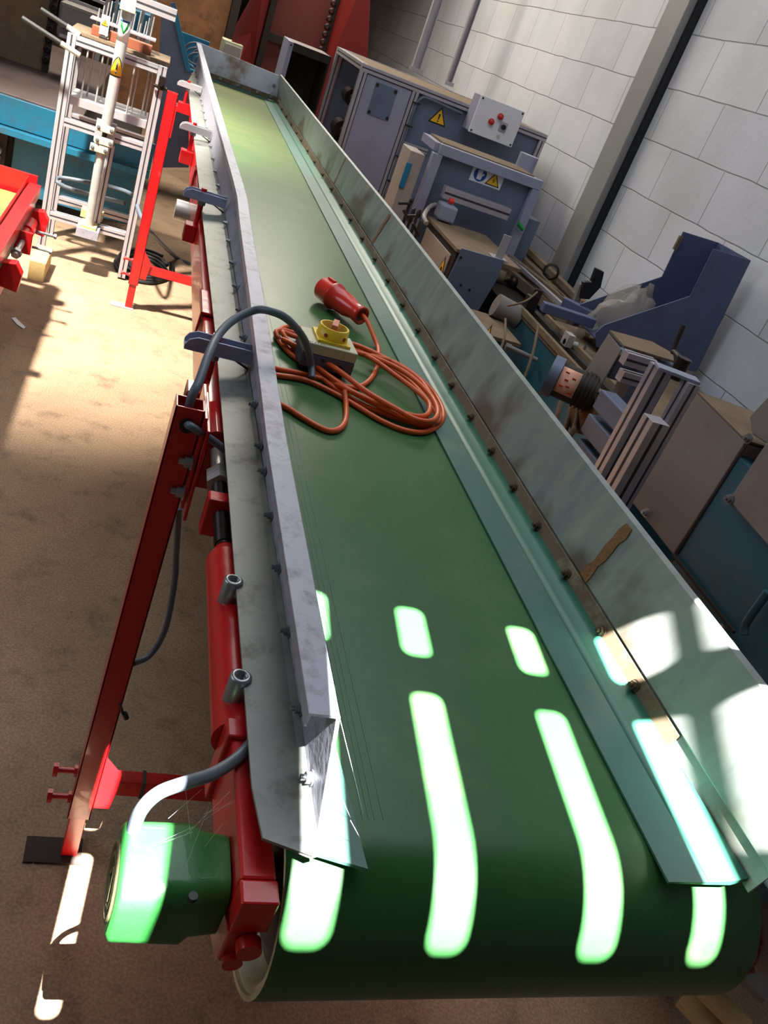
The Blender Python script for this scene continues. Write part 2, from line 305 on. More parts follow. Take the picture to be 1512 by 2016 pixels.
# unseen ceiling; its rounded slots are invented to shape the sun into stripes
def ceiling():
    loops = [[(-4.2, -3.2), (2.7, -3.2), (2.7, 16.2), (-4.2, 16.2)]]
    for x5, hw in ((.114, .017), (.258, .020), (.391, .019), (.553, .020), (.683, .018), (.762, .047)):
        for (a, b) in ((.335 if x5 < .2 else .36 if x5 < .7 else .465, .655), (.72, .81)):
            L = []; r = .012
            for (cx, cy, a0) in ((hw-r, b-r, 0), (-hw+r, b-r, 90), (-hw+r, a+r, 180), (hw-r, a+r, 270)):
                for k in range(4):
                    t = math.radians(a0+k*30); ex, ey = cx+r*math.cos(t), cy+r*math.sin(t)
                    Y = ey-.03*(x5-.4); X = x5+ex+.10*(Y-.5); L.append((X-SUN.x*3, Y-SUN.y*3))
            loops.append(L)
    vs = []; es = []
    for L in loops:
        o = len(vs); vs += [V(p) for p in L]; es += [(o+i, o+(i+1) % len(L)) for i in range(len(L))]
    ov, oe, of, _, _, _ = delaunay_2d_cdt(vs, es, [], 0, 1e-6)
    def inside(p, L):
        c = False
        for i in range(len(L)):
            (x1, y1), (x2, y2) = L[i], L[i-1]
            if (y1 > p[1]) != (y2 > p[1]) and p[0] < (x2-x1)*(p[1]-y1)/(y2-y1)+x1: c = not c
        return c
    fs = []
    for f in of:
        c = sum((ov[i] for i in f), V((0, 0)))/len(f)
        if not any(inside(c, L) for L in loops[1:]): fs.append(tuple(f))
    m = MB(); m.add([(p.x, p.y, 4.0) for p in ov], fs); return m
struct('ceiling', ceiling(), 'ceil')
struct('trim_1', MB().box(2.42, 4.62, 0, 2.499, 4.84, 3.99), 'column', bevel=.004)
struct('column_shadow_gap', MB().box(2.46, 4.59, 0, 2.499, 4.619, 3.99), 'black')  # black strip standing in for the shadow gap beside the column

# ================================================================== CONVEYOR
ZB = 1.0
conv = thing('belt_conveyor', 'long green belt conveyor on a red steel frame with grey metal side guards', 'conveyor', (.48, 3.2, 0))
XL, XR, YN, YF, RD, ZC = .222, .742, .476, 5.90, .096, .904
def belt_loop(off):
    pts = [];
    for i in range(25):
        t = math.radians(90+180*i/24); pts.append((YN+(RD-off)*math.cos(t), ZC+(RD-off)*math.sin(t)))
    for i in range(25):
        t = math.radians(-90+180*i/24); pts.append((YF+(RD-off)*math.cos(t), ZC+(RD-off)*math.sin(t)))
    return pts
o_, i_ = belt_loop(0), belt_loop(.005)
k = MB(); n = len(o_)
k.loft([[(XL, a, b) for a, b in o_], [(XR, a, b) for a, b in o_]], smooth=True, closed=True)
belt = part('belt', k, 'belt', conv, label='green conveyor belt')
k = MB().loft([[(XL, a, b) for a, b in o_], [(XL, a, b) for a, b in i_], [(XR, a, b) for a, b in i_], [(XR, a, b) for a, b in o_]], closed=True)
part('belt_edge', k, 'belt_edge', belt, label='frayed cream edge of belt')
for nm, yy in (('drive_drum', YN), ('tail_drum', YF)):
    k = MB().cyl((XL+.012, yy, ZC), (XR-.012, yy, ZC), RD-.006, seg=48, cap=False)
    dr = part(nm, k, 'steel', conv)
    for xs, sgn in ((XL+.004, 1), (XR-.004, -1)):
        k = MB().lathe((xs, yy, ZC), (sgn, 0, 0), [(0, .094), (0, .084), (.012, .080), (.02, .074), (.02, .072)], 40)
        de = part('drum_end', k, 'cream', dr); part('drum_disc', MB().lathe((xs, yy, ZC), (sgn, 0, 0), [(.02, .072), (.02, .058), (.012, .052), (.014, .03), (.0, .026), (0, .001)], 40), 'greybeige', dr)
    k = MB().cyl((XL-.04, yy, ZC), (XR+.04, yy, ZC), .018, seg=20); part('shaft', k, 'darksteel', dr)
# fine scuffs running along the belt
k = MB()
for x in (.297, .303, .309, .318): k.box(x, .48, ZB+.0001, x+.0007, 2.4, ZB+.0005)
part('belt_scratch', k, 'skirt', belt, label='fine pale scratch lines along belt')
# rubber skirts lying on the belt
def strip(xa, xb, za, zb, y0, y1, t=.004): return MB().prism([(xa, y0, za), (xb, y0, zb), (xb, y0, zb+t), (xa, y0, za+t)], (0, y1-y0, 0))
k = MB().loft([[(.612, y, 1.0012), (.612, y, 1.004), (.660, y, 1.006), (.66, y, 1.002)] for y in (.425, 1.5, 3, 4.5, 5.74)], closed=True, cap=True)
part('right_skirt', k, 'skirt', conv, label='grey green rubber skirt strip')
k = MB().loft([[(.660, y, 1.002), (.660, y, 1.006), (.675, y, 1.0075), (.692, y, 1.010), (.706, y, 1.016), (.706, y, 1.010), (.69, y, 1.003)] for y in (.425, 1.5, 3, 4.5, 5.74)], closed=True, cap=True, smooth=True)
part('right_skirt_bead', k, 'skirt2', conv, label='glossy green rubber edge')
k = MB().prism([(.244, .437, 1.002), (.290, .424, 1.002), (.272, .72, 1.002), (.2475, 1.6, 1.002), (.244, 1.6, 1.002)], (0, 0, .004)); part('left_skirt', k, 'skirt', conv)
k = MB().prism([(.25, 5.69, 1.001), (.64, 5.69, 1.001), (.64, 5.745, 1.006), (.25, 5.745, 1.006)], (0, 0, .003)); part('end_skirt', k, 'skirt', conv)

# left guard: flange, upright sheet, turned over top lip
def gx(y): return .246 if y < 2.3 else .246-.052*(y-2.3)/3.4
def gz(y):
    if y < 2.35: return 1.10
    return 1.108+.055*(y-2.35)/3.4
def lean(y):
    P = [(.4, 0), (1, .004), (1.5, .016), (2.4, .032), (3.5, .018), (6, -.002)]
    for (a, b), (c, d) in zip(P, P[1:]):
        if y <= c: return b+(d-b)*(y-a)/(c-a)
    return 0
def gt(y): return gx(y)+lean(y)
YS = [.505, 1.0, 1.6, 2.1, 2.35, 2.52, 3.2, 4.2, 5.0, 5.76]
k = MB(); T = .003
k.loft([[(gx(y), y-(.062 if y < .6 else 0), 1.012), (gx(y)-T, y-(.062 if y < .6 else 0), 1.012), (gt(y)-T, y, gz(y)-T), (gt(y)-.026, y, gz(y)-T), (gt(y)-.026, y, gz(y)-.016), (gt(y)-.026-T, y, gz(y)-.016), (gt(y)-.026-T, y, gz(y)), (gt(y), y, gz(y))] for y in YS], closed=True, cap=True)
gl = part('left_guard', k, 'zinc', conv, bevel=.0012, label='grey folded side guard with turned over lip')
k = MB().loft([[(gx(y)-T, y+a, 1.016), (gx(y)-T-.006, y+a, 1.012), (.192-.055*max(0, y-1.5)/4.3+b, y, 1.006), (.192-.055*max(0, y-1.5)/4.3+b, y, 1.009), (gx(y)-T-.006, y+a, 1.0155), (gx(y)-T, y+a, 1.02)] for y, a, b in ((.447, -.02, .006), (.5, 0, 0), (1.0, 0, 0), (1.6, 0, 0), (2.4, 0, 0), (3.4, 0, 0), (4.5, 0, 0), (5.2, 0, 0), (5.75, 0, .045))], closed=True, cap=True)
fl = part('left_flange', k, 'zinc2', conv, label='wide grey flange strip with rust flecks')
def bolts(parent, pts, d, m, r=.007, h=.006):
    k0 = MB().hexbolt((0, 0, 0), d, r, h); first = None
    for p in pts:
        if first is None:
            kk = MB().hexbolt(p, d, r, h); first = part('bolt', kk, m, parent); fp = V(p)
        else:
            c = first.copy(); COL.objects.link(c); c.parent = parent; c.location = V(p)-fp
yb = [.50, .585, .70, .815, .93, 1.045, 1.12, 1.26, 1.55, 1.70, 1.85, 2.02, 2.2, 2.37, 2.6, 2.8, 3.0, 3.2, 3.42, 3.6, 3.8, 4.0, 4.2, 4.4, 4.55, 4.8, 5.0, 5.2, 5.4, 5.6]
bolts(gl, [(gx(y)-T, y, 1.026) for y in yb], (-1, 0, 0), 'bolt', .0055, .005)
# right guard
def rx(z): return .706+(z-1.01)*.245
YR = [.415, .56, .75, 1.2, 1.9, 2.6, 3.6, 4.6, 5.76]
def rtop(y): return 1.144+.016*max(0, (y-3)/2.8)
def rfar(y): return -.07*max(0, (y-2.6)/3.2)
k = MB().loft([[(rx(1.006)+rfar(y)*.2, y, 1.006), (rx(1.032)+.003+rfar(y)*.3, y, 1.034), (rx(1.036)-.001+rfar(y)*.3, y, 1.038), (rx(rtop(y))+rfar(y), y, rtop(y)), (rx(rtop(y))+.012+rfar(y), y, rtop(y)+.001), (rx(rtop(y))+.012+rfar(y), y, rtop(y)-.004), (rx(rtop(y))+.003+rfar(y), y, rtop(y)-.005), (rx(1.035)+.004+rfar(y)*.3, y, 1.036), (rx(1.006)+.004+rfar(y)*.2, y, 1.006)] for y in YR[:1]+[.45, .5, .585]+YR[2:]], closed=True, cap=True)
gr = part('right_guard', k, 'galv', conv, label='galvanised side guard with brown staining')
k = MB().loft([[(rx(1.006)-.004+rfar(y)*.2, y, 1.006), (rx(1.036)-.002+rfar(y)*.3, y, 1.033), (rx(1.036)+rfar(y)*.3, y, 1.034), (rx(1.006)+rfar(y)*.2, y, 1.006)] for y in (.60, 1.2, 2.0, 2.6, 3.6, 4.6, 5.74)], closed=True, cap=True)
part('clamp_strip', k, 'rustband', gr, label='stained brown clamp strip')
bolts(gr, [(rx(1.02)-.003+rfar(y)*.25, y, 1.021) for y in (.695, .80, .93, 1.06, 1.18, 1.31, 1.45, 1.6, 1.75, 1.92, 2.1, 2.3, 2.5, 2.72, 2.95, 3.15, 3.4, 3.65, 3.9, 4.15, 4.4, 4.6, 4.85, 5.1, 5.35, 5.6)], (-1, 0, .1), 'boltdk', .006, .005)
for y, w_ in ((.90, .022), (2.62, .022), (3.42, .02)):
    k = MB()
    zs = [1.038+(rtop(y)-.006-1.038)*i/7 for i in range(8)]
    sec = []
    for i, z in enumerate(zs):
        ww = w_*(.9+.2*math.sin(i*2.3)+.1*math.cos(i*5)); yy = y+.001*math.sin(i*1.7)
        sec.append([(rx(z)+rfar(y)*(z-1)/.15-.0022, yy-ww/2, z), (rx(z)+rfar(y)*(z-1)/.15-.0022, yy+ww/2, z)])
    k.loft(sec); part('weld_seam', k, 'rust', gr, solid=.0015, label='rusty vertical weld seam')
k = MB().prism([(XR-.004, .42, 1.004), (.80, .43, 1.03), (.80, .5, 1.03), (.72, .5, 1.012)], (0, 0, .003)); part('corner_gusset', k, 'bracket', gr)
# end plate
k = MB().prism([(.195, 5.76, 1.006), (.70, 5.76, 1.006), (.672, 5.76, 1.152), (.19, 5.76, 1.168)], (0, .004, 0)); ep = part('end_plate', k, 'endplate', conv, bevel=.001, label='pale sheet end plate with brown stains')
bolts(ep, [(x, 5.758, z) for x, z in ((.23, 1.02), (.34, 1.022), (.45, 1.022), (.57, 1.022), (.655, 1.025), (.655, 1.09))], (0, -1, 0), 'bolt', .007, .006)
k = MB().box(.22, 5.757, 1.008, .69, 5.7598, 1.034); part('stain_band', k, 'rustband', ep, label='brown rusty strip')

# frame rails
part('rail_web', MB().box(.209, .601, .885, .2185, 1.2, .975), 'red', conv, bevel=.002)
fr = part('left_rail', MB().box(.176, 1.2, .885, .212, 5.9, .985), 'red', conv, bevel=.003, label='red box section side rail')
part('right_rail', MB().box(.756, .62, .885, .80, 5.9, .96), 'red', conv, bevel=.003)
for y in (.75, 2.0, 3.4, 4.8): part('cross_member', MB().box(.2125, y, .915, .7555, y+.05, .955), 'red', conv)
part('slider_bed', MB().box(.24, .6, .985, .72, 5.8, .9945), 'steel', conv)
# near drum carrier with end cap, plate, bolt heads
tk = part('take_up_arm', MB().box(.184, .425, .90, .2155, .60, .985), 'red', conv, bevel=.003, label='red box section take up arm')
part('end_cap', MB().box(.1835, .402, .945, .216, .4245, .9855), 'red', tk, bevel=.002)
part('sleeve', MB().box(.178, .575, .895, .2165, .60, .990), 'red', tk, bevel=.002)
pl = [(.184, .404, .944), (.184, .52, .90), (.184, .50, .87), (.184, .46, .868), (.184, .415, .888), (.184, .404, .90)]
bp_ = part('bearing_plate', MB().prism(pl, (.026, 0, 0)), 'red', conv, bevel=.003)
k = MB().cyl((.203, .392, .932), (.203, .403, .932), .011, seg=16); part('bolt_head', k, 'red', bp_)
k = MB().cyl((.196, .398, .905), (.196, .404, .905), .009, seg=16); part('bolt_head', k, 'red', bp_)
tb = part('tension_tube', MB().cyl((.197, .60, .960), (.197, .90, .960), .027, seg=28).cyl((.197, .90, .960), (.197, .925, .960), .027, .016, seg=28), 'red', tk, label='red round tube with tapered end')
for y in (.635, .795):
    k = MB().lathe((.189, y, .978), (0, 0, 1), [(0, .0115), (.034, .0115), (.036, .009), (.036, .0065), (.01, .0065), (.01, 0)], 20)
    part('grease_bush', k, 'bolt', tk, label='bare steel bush')
k = MB()
for i in range(44): k.cyl((.195, .935+i*.0035, .962), (.195, .9368+i*.0035, .962), .0125, .0115, seg=16, cap=False).cyl((.195, .9368+i*.0035, .962), (.195, .9385+i*.0035, .962), .0115, .0125, seg=16, cap=False)
k.cyl((.195, .93, .962), (.195, 1.13, .962), .0113, seg=16); tr = part('threaded_rod', k, 'darksteel', conv, label='dark oily threaded rod')
k = MB().cyl((.195, 1.085, .962), (.195, 1.103, .962), .022, seg=6).cyl((.195, 1.104, .962), (.195, 1.12, .962), .022, seg=6); part('lock_nut', k, 'steel', tr, label='bright steel nut')
k = MB().cyl((.195, 1.12, .962), (.195, 1.19, .962), .0125, seg=18); part('rod_end', k, 'steel', tr)
part('adjuster_block', MB().box(.170, 1.005, .925, .2085, 1.03, .988), 'red', conv, bevel=.003)

# legs
def leg(y, far):
    x0, x1 = (.099, .142) if not far else (.045, .092)
    m_ = 'red' if far else 'red'; cx = (x0+x1)/2; ztop = 1.055 if not far else 1.045
    k = MB(); w0 = .0035
    for (a, b, c, d) in ((x0, y-.02, x0+w0, y+.02), (x1-w0, y-.02, x1, y+.02), (x0, y-.02, x1, y-.02+w0), (x0, y+.02-w0, x1, y+.02)): k.box(a, b, .13, c, d, ztop)
    for p_ in k.v: p_.x += .010*(p_.z-.13)/.925 if not far else 0
    L = part('leg', k, m_, conv, bevel=.001, label='red square tube leg')
    part('leg_extension', MB().box(x0+.006, y-.014, .006, x1-.006, y+.014, .2), m_, L, bevel=.001)
    part('foot_plate', MB().box(cx-.085, y-.03, 0, cx+.025, y+.03, .006), 'fl_dk' if not far else 'alu', L, bevel=.001)
    for z in (.17, .245):
        k = MB().cyl((x0-.035, y, z), (x0, y, z), .006, seg=10).cyl((x0-.044, y, z), (x0-.035, y, z), .013, seg=6).cyl((x0-.006, y, z), (x0, y, z), .011, seg=6)
        part('clamp_bolt', k, m_, L)
    part('brace', MB().box(x1+.0005, y-.015, .20, .80, y+.015, .24), m_, conv, bevel=.002)
    part('brace_plate', MB().prism([(x1+.0008, y-.0225, .17), (x1+.03, y-.0225, .17), (x1+.04, y-.0225, .26), (x1+.0008, y-.0225, .31)], (0, .006, 0)), m_, L)
    # mounting plates to rail
    k = MB().box(x1+.010, y-.03, .89, x1+.015, y+.09, 1.05) if not far else MB().box(x1+.001, y-.04, .86, x1+.007, y+.06, 1.0)
    mp = part('mounting_plate', k, m_, L, bevel=.001)
    if not far: part('mounting_plate', MB().box(x1+.017, y-.04, .875, x1+.022, y+.095, 1.035), m_, L, bevel=.001)
    for yy, z in ((y+.03, 1.0), (y-.026, .97), (y-.024, .915)):
        if not far: part('hex_bolt', MB().hexbolt((x1+.0098, yy, z), (-1, 0, 0), .009, .009), 'bolt', mp)
    # right hand leg
    xr = .81; k = MB().box(xr, y-.02, 0, xr+.045, y+.02, .97); part('leg', k, m_, conv, bevel=.002)
leg(1.152, False); leg(4.319, True)
# rounded red cover block beside near leg, below flange
k = MB().loft([[(.1745, y, .88), (.1745, y, .98), (.178, y, .99), (.186, y, .994), (.219, y, .994), (.219, y, .986), (.1745, y, .986), (.1745, y, .88)] for y in (1.20, 1.31)], closed=True, cap=True); part('rail_saddle', k, 'red', conv, bevel=.002)
# guard brackets, rods and red seats
def guard_bracket(y, idx):
    xg = gx(y)-.004; x0 = xg-.118; m_ = 'bracket' if idx < 2 else 'alu'; z0 = 1.035
    k = MB(); hh = .026; wv = .017
    k.box(x0, y-wv, z0, xg, y+wv, z0+.004)
    for s in (-1, 1):
        a = y+s*wv; b = a-s*.004
        k.prism([(x0+.012, a, z0+.003), (xg, a, z0+.003), (xg, a, z0+hh), (x0+.02, a, z0+hh), (x0+.006, a, z0+hh*.75), (x0, a, z0+hh*.35), (x0, a, z0+.003)], (0, b-a, 0))
    g = part('guard_bracket', k, m_, conv, bevel=.001, label='U shaped bracket from rod to guard')
    rx_ = x0+.052; k = MB().cyl((rx_, y, .966), (rx_, y, z0+.034), .008, seg=14); part('bracket_rod', k, 'red', g)
    k = MB().cyl((rx_, y, z0+.0045), (rx_, y, z0+.011), .013, seg=6).cyl((rx_, y, z0-.012), (rx_, y, z0-.0005), .012, seg=6); part('rod_nut', k, 'bolt', g)
    k = MB().prism([(rx_+.028, y-.001, z0-.001), (rx_+.034, y-.001, z0-.001), (xg, y-.001, 1.018), (xg, y-.001, 1.022)], (0, .004, 0)); part('bracket_gusset', k, 'black', g)
    k = MB().box(rx_-.030, y-.03, .918, .1755, y+.02, .966); s = part('bracket_seat', k, 'red' if idx < 2 else 'red', g, bevel=.002, label='red box block welded to rail')
    if idx < 2: part('seat_hollow', MB().box(rx_-.0305, y-.025, .923, rx_-.0295, y+.015, .961), 'black', s)
    k = MB(); [k.hexbolt((xg, y+s_*.01, z0+.012), (-1, 0, 0), .006, .006) for s_ in (1,)]; part('bracket_bolt', k, 'bolt', g)
for i, y in enumerate((1.415, 2.50, 3.54, 4.72)): guard_bracket(y, i)
# idler arch brackets beside rail
def arch(y0, y1, m_='red'):
    k = MB(); x0, x1, zt, zb = .168, .205, .995, .925
    k.box(x0, y0, zt-.006, x1, y1, zt).prism([(x0, y0, zt), (x0, y1, zt), (x0, y1+.01, zb), (x0, y0+.03, zb)], (.005, 0, 0)).prism([(x1, y0, zt), (x1, y1, zt), (x1, y1, zb), (x1, y0+.03, zb)], (-.005, 0, 0))
    return part('idler_hanger', k, m_, conv, bevel=.0015, label='red inverted U hanger')
arch(1.72, 1.86); arch(3.08, 3.16, 'red'); arch(4.1, 4.2, 'red')
rl = part('return_idler', MB().cyl((.135, 3.12, .84), (.235, 3.12, .84), .035, seg=24), 'steel', conv)
# gearbox
gb = V((.135, YN, ZC))
sec = []
def rsec(x, hy, hz, r, cy=.457, cz=.930):
    L = []
    for (sy, sz, a0) in ((1, 1, 0), (-1, 1, 90), (-1, -1, 180), (1, -1, 270)):
        for q in range(5):
            t = math.radians(a0+q*22.5); L.append((x, cy+sy*(hy-r)+r*math.cos(t), cz+sz*(hz-r)+r*math.sin(t)))
    return L
k = MB().loft([rsec(.089, .037, .034, .02), rsec(.092, .041, .038, .02), rsec(.150, .042, .039, .02), rsec(.158, .036, .036, .018), rsec(.182, .034, .034, .018)], smooth=True, closed=True, cap=True)
g_ = part('gearbox', k, 'green', conv, bevel=.002, label='green cast gearbox')
k = MB().lathe((.0889, .457, .930), (-1, 0, 0), [(0, .033), (.002, .032), (.002, .029), (.0, .028), (.0, .024), (.002, .023), (.002, .020), (0, .019), (0, 0)], 36); cp = part('gearbox_cover', k, 'rawcast', g_, label='embossed round cover')
k = MB()
for a, b in (((-.016, -.012), (0, .02)), ((0, .02), (.016, -.012)), ((.016, -.012), (0, -.002)), ((0, -.002), (-.016, -.012))):
    k.bar((.088, .457+a[0]*.8, .930+a[1]*.8), (.088, .457+b[0]*.8, .930+b[1]*.8), .003, .003, (1, 0, 0))
part('cover_emblem', k, 'rawcast', cp)
k = MB().cyl((.148, .418, .966), (.148, .418, .9705), .004, seg=12); part('plug_screw', k, 'black', g_)
# motor lead from gearbox up under the flange, and lead leaving the leg
pt = [aY(262, 1648, .47), aZ(275, 1600, .985), aZ(310, 1563, .998), aZ(360, 1543, .998), aZ(420, 1523, .992), aZ(470, 1490, .988), aZ(505, 1448, .985), (.215, .62, .97)]
pt[0] = V((.098, .478, .958)); part('motor_lead', MB().tube(pt, .0062, 12), 'greycable', conv, label='grey motor cable')
h0 = aY(368, 838, 1.131)
pt = [h0+V((0, .004, 0)), aY(380, 842, 1.118), aZ(420, 868, 1.005), aZ(447, 889, .992), aZ(460, 897, .985)]
part('leg_lead', MB().tube(pt, .0062, 12), 'greycable', conv); part('grommet', MB().cyl(h0, h0-V((0, .003, 0)), .0115, seg=18), 'black', conv)
pt = [aY(352, 1000, 1.18), aY(347, 1090, 1.2), aY(343, 1150, 1.2), aY(325, 1240, 1.19), aY(295, 1290, 1.18), aY(262, 1306, 1.15)]
part('leg_cable', MB().tube(pt, .0055, 10), 'greycable', conv, label='grey cable looped beside near leg')
k = MB().tube([aY(236, 1385, 1.11), aY(241, 1402, 1.11), aY(247, 1412, 1.11)], .003, 6).cyl(aY(245, 1404, 1.11), aY(249, 1414, 1.11), .005, seg=8); part('cable_tie', k, 'black', conv)
k = MB().lathe(V((.225, 1.137, .22)), (1, 0, 0), [(-.005, .0215), (-.005, .026), (.005, .026), (.005, .0215)], 16)
part('cable_tie', MB().box(.222, 1.1355, .198, .229, 1.1685, .242), 'black', conv)

# ================================================================== THINGS ON THE BELT
A, B, C_ = aZ(592, 621, 1.062), aZ(603, 672, 1.062), aZ(706, 698, 1.062)
u = (C_-B); u.z = 0; wdt = u.length; u.normalize(); v = V((-u.y, u.x, 0)); ln = .082
iso = thing('isolator_switch', 'grey isolator switch box with yellow and red rotary knob, on the green belt', 'switch', (B+u*wdt/2+v*ln/2).to_tuple()[:2]+(1.0,))
def ibox(z0, z1, ins=0.):
    return MB().prism([V((p.x, p.y, z0)) for p in (B+u*ins+v*ins, B+u*(wdt-ins)+v*ins, B+u*(wdt-ins)+v*(ln-ins), B+u*ins+v*(ln-ins))], (0, 0, z1-z0))
part('base', ibox(1.012, 1.040), 'boxblue', iso, bevel=.002); part('lid', ibox(1.0405, 1.062), 'cream', iso, bevel=.002, label='cream lid')
for q in (B+u*.02+v*.02, B+u*(wdt-.02)+v*.02, B+u*.02+v*(ln-.02), B+u*(wdt-.02)+v*(ln-.02)): part('foot_pad', MB().cyl((q.x, q.y, 1.001), (q.x, q.y, 1.012), .009, seg=12), 'black', iso)
ic = B+u*wdt*.54+v*ln*.56; ic.z = 1.062; s_ = .034
part('dial_plate', MB().prism([ic-u*s_-v*s_, ic+u*s_-v*s_, ic+u*s_+v*s_, ic-u*s_+v*s_], (0, 0, .006)), 'isoyellow', iso, bevel=.001)
part('dial_ring', MB().lathe(ic+V((0, 0, .006)), (0, 0, 1), [(0, .032), (.022, .030), (.022, .026), (.006, .026), (.006, 0)], 32), 'isoyellow', iso)
part('dial_face', MB().cyl(ic+V((0, 0, .0125)), ic+V((0, 0, .0135)), .0257, seg=30), 'isored', iso)
kd = (u*.3+v).normalized(); part('knob', MB().bar(ic+V((0, 0, .024))-kd*.021, ic+V((0, 0, .024))+kd*.021, .012, .024), 'isopink', iso, bevel=.001)
for a in (-2.2, -.9):
    q = ic+V((math.cos(a)*.0314, math.sin(a)*.0314, .014)); part('ring_notch', MB().cyl(q-V((math.cos(a), math.sin(a), 0))*.003, q+V((math.cos(a), math.sin(a), 0))*.0008, .004, seg=10), 'isored', iso)
k = MB()
for i, wd in enumerate((.006, .003, .004, .002, .005, .003)): k.bar(B+u*(.006+i*.006)+v*.005+V((0, 0, .0003)), B+u*(.006+i*.006+wd*.7)+v*.005+V((0, 0, .0003)), .002, .0006)
part('printed_mark', k, 'dark', iso, label='small dark printed lettering')
for f_, h_ in ((.75, -.036), (.4, -.03)): part('screw', MB().cyl(B+u*wdt*f_-v*.001+V((0, 0, h_)), B+u*wdt*f_+v*.0002+V((0, 0, h_)), .004, seg=10), 'black', iso)

# orange cable coil with red plug
cb = thing('power_cable', 'coiled orange power cable with a large red industrial plug, lying on the belt', 'cable', (.48, 1.6, 1.0))
p0, p1 = aZ(643, 572, 1.034), aZ(712, 622, 1.034); ax = (p1-p0).normalized(); Lp = (p1-p0).length
def sp(t): return p0+ax*Lp*t
k = MB().lathe(p0, ax, [(-.012, 0), (-.012, .0285), (.028, .0290), (.030, .0325), (.036, .0325), (.038, .0285), (Lp*.62, .026), (Lp*.82, .020), (Lp*.92, .0215), (Lp, .0225), (Lp+.002, .018), (Lp-.012, .015), (Lp-.012, 0)], 36)
pg = part('plug', k, 'plugred', cb, label='red industrial plug')
part('plug_gland', MB().lathe(p0+ax*(Lp+.0015), ax, [(0, .018), (-.008, .0165), (-.008, .006)], 24), 'isored', pg)
sd = ax.cross(V((0, 0, 1))).normalized(); part('plug_key', MB().bar(p0-sd*.0+V((0, 0, .03))-ax*.004-sd*-.0, p0+V((0, 0, .03))+ax*.02, .008, .006), 'plugred', pg)
zc = 1.0055
def pz(px, py, z=zc): return aZ(px, py, z)
R_ = .0052
k = MB()
k.tube([sp(.86), sp(1.12), pz(738, 668, 1.012), pz(745, 690), pz(742, 722), pz(728, 748), pz(705, 762), pz(680, 760), pz(655, 745), pz(610, 722), pz(575, 700), pz(550, 672), pz(545, 655), pz(565, 643), pz(600, 648), pz(650, 668), pz(700, 688), pz(750, 712), pz(800, 745), pz(835, 780), pz(858, 815), pz(855, 835), pz(830, 838), pz(780, 822), pz(720, 800), pz(660, 765), pz(600, 715), pz(560, 678), pz(543, 656, 1.014), pz(556, 650, 1.016), pz(590, 658, 1.012), pz(690, 676, 1.014), pz(760, 706, 1.016), pz(820, 742, 1.016), pz(850, 780, 1.016), pz(866, 815, 1.015), pz(858, 832, 1.016), pz(815, 828, 1.016), pz(760, 806, 1.016), pz(700, 775, 1.016), pz(640, 735, 1.016), pz(585, 690, 1.014), pz(556, 655, 1.024), pz(580, 662, 1.020), pz(640, 680, 1.02), pz(720, 700, 1.024), pz(780, 740, 1.024), pz(838, 785, 1.022), pz(846, 808, 1.02), pz(832, 820, 1.02), pz(800, 815, 1.02), pz(745, 795, 1.02), pz(690, 770, 1.02), pz(640, 748), pz(590, 735), pz(555, 728), pz(520, 722), pz(500, 735)], R_, 10, 5)
k.tube([pz(500, 735), pz(530, 737), pz(560, 741), pz(600, 748), pz(640, 765), pz(690, 792), pz(750, 828, 1.0055), pz(800, 848), pz(840, 850), pz(868, 832), pz(872, 808), pz(855, 775), pz(825, 745, 1.012), pz(780, 715, 1.015), pz(730, 700, 1.02)], R_, 10, 6)
k.tube([pz(556, 668, 1.02), pz(600, 690, 1.025), pz(660, 725, 1.028), pz(720, 770, 1.028), pz(780, 805, 1.028), pz(820, 826, 1.026), pz(852, 828, 1.026), pz(862, 808, 1.026), pz(845, 775, 1.026), pz(800, 735, 1.026), pz(740, 705, 1.026), pz(690, 690, 1.024), pz(600, 655, 1.022)], R_, 10, 6)
k.tube([pz(540, 790), pz(570, 806), pz(600, 825), pz(640, 846), pz(665, 846), pz(680, 828), pz(681, 795), pz(678, 770, 1.018)], R_, 10, 6)
part('cord', k, 'orange', cb, label='coiled orange cord')
# grey cable hanging over the guard lip from the isolator to the leg top
pt = [aZ(614, 745, 1.012), aZ(612, 715, 1.03), aZ(600, 670, 1.09), aZ(570, 632, 1.14), aZ(540, 615, 1.155), aZ(505, 610, 1.145), aZ(460, 630, 1.125), aZ(430, 660, 1.11), aZ(410, 700, 1.10), aZ(392, 750, 1.08), V((.130, 1.156, 1.06)), V((.130, 1.152, 1.0))]
single('grey_cable', MB().tube(pt, .0068, 12), 'greycable', 'thick grey cable arching over the left guard into the top of the red leg', 'cable')

# ================================================================== LEFT SIDE
# --- aluminium profile test frame
af = thing('aluminium_frame', 'tall aluminium profile frame holding a steel pipe with yellow warning sticker, beside far red leg', 'frame', (-.2, 4.9, 0))
def prof(name, p, q, w=.04, h=.04, up=(0, 0, 1), par=None, root=None, mm='alu', label=None):
    a, b = MB(), MB(); profile(a, b, p, q, w, h, up); o = part(name, a, mm, par or root, bevel=.001, label=label); part('slot', b, 'slot', o); return o
xl, xr, yf, yr = -.413, .008, 4.73, 5.12
for x in (xl, xr):
    prof('upright', (x, yf, .01), (x, yf, 1.09), up=(0, 1, 0), root=af); prof('rear_upright', (x+.0, yr, 0), (x, yr, 1.06), up=(0, 1, 0), root=af)
for z in (.235, .70, 1.07):
    prof('front_rail', (xl+.021, yf, z), (xr-.021, yf, z), root=af)
for z in (.22, .66, 1.02): prof('rear_rail', (xl+.021, yr, z), (xr-.021, yr, z), root=af)
for z in (1.03,):
    for x in (xl, xr): prof('side_rail', (x, yf+.021, z), (x, yr-.021, z), root=af)
sh = part('shelf_plate', MB().box(xl+.025, 4.79, .775, xr-.025, 5.05, .815), 'alu', af, bevel=.002)
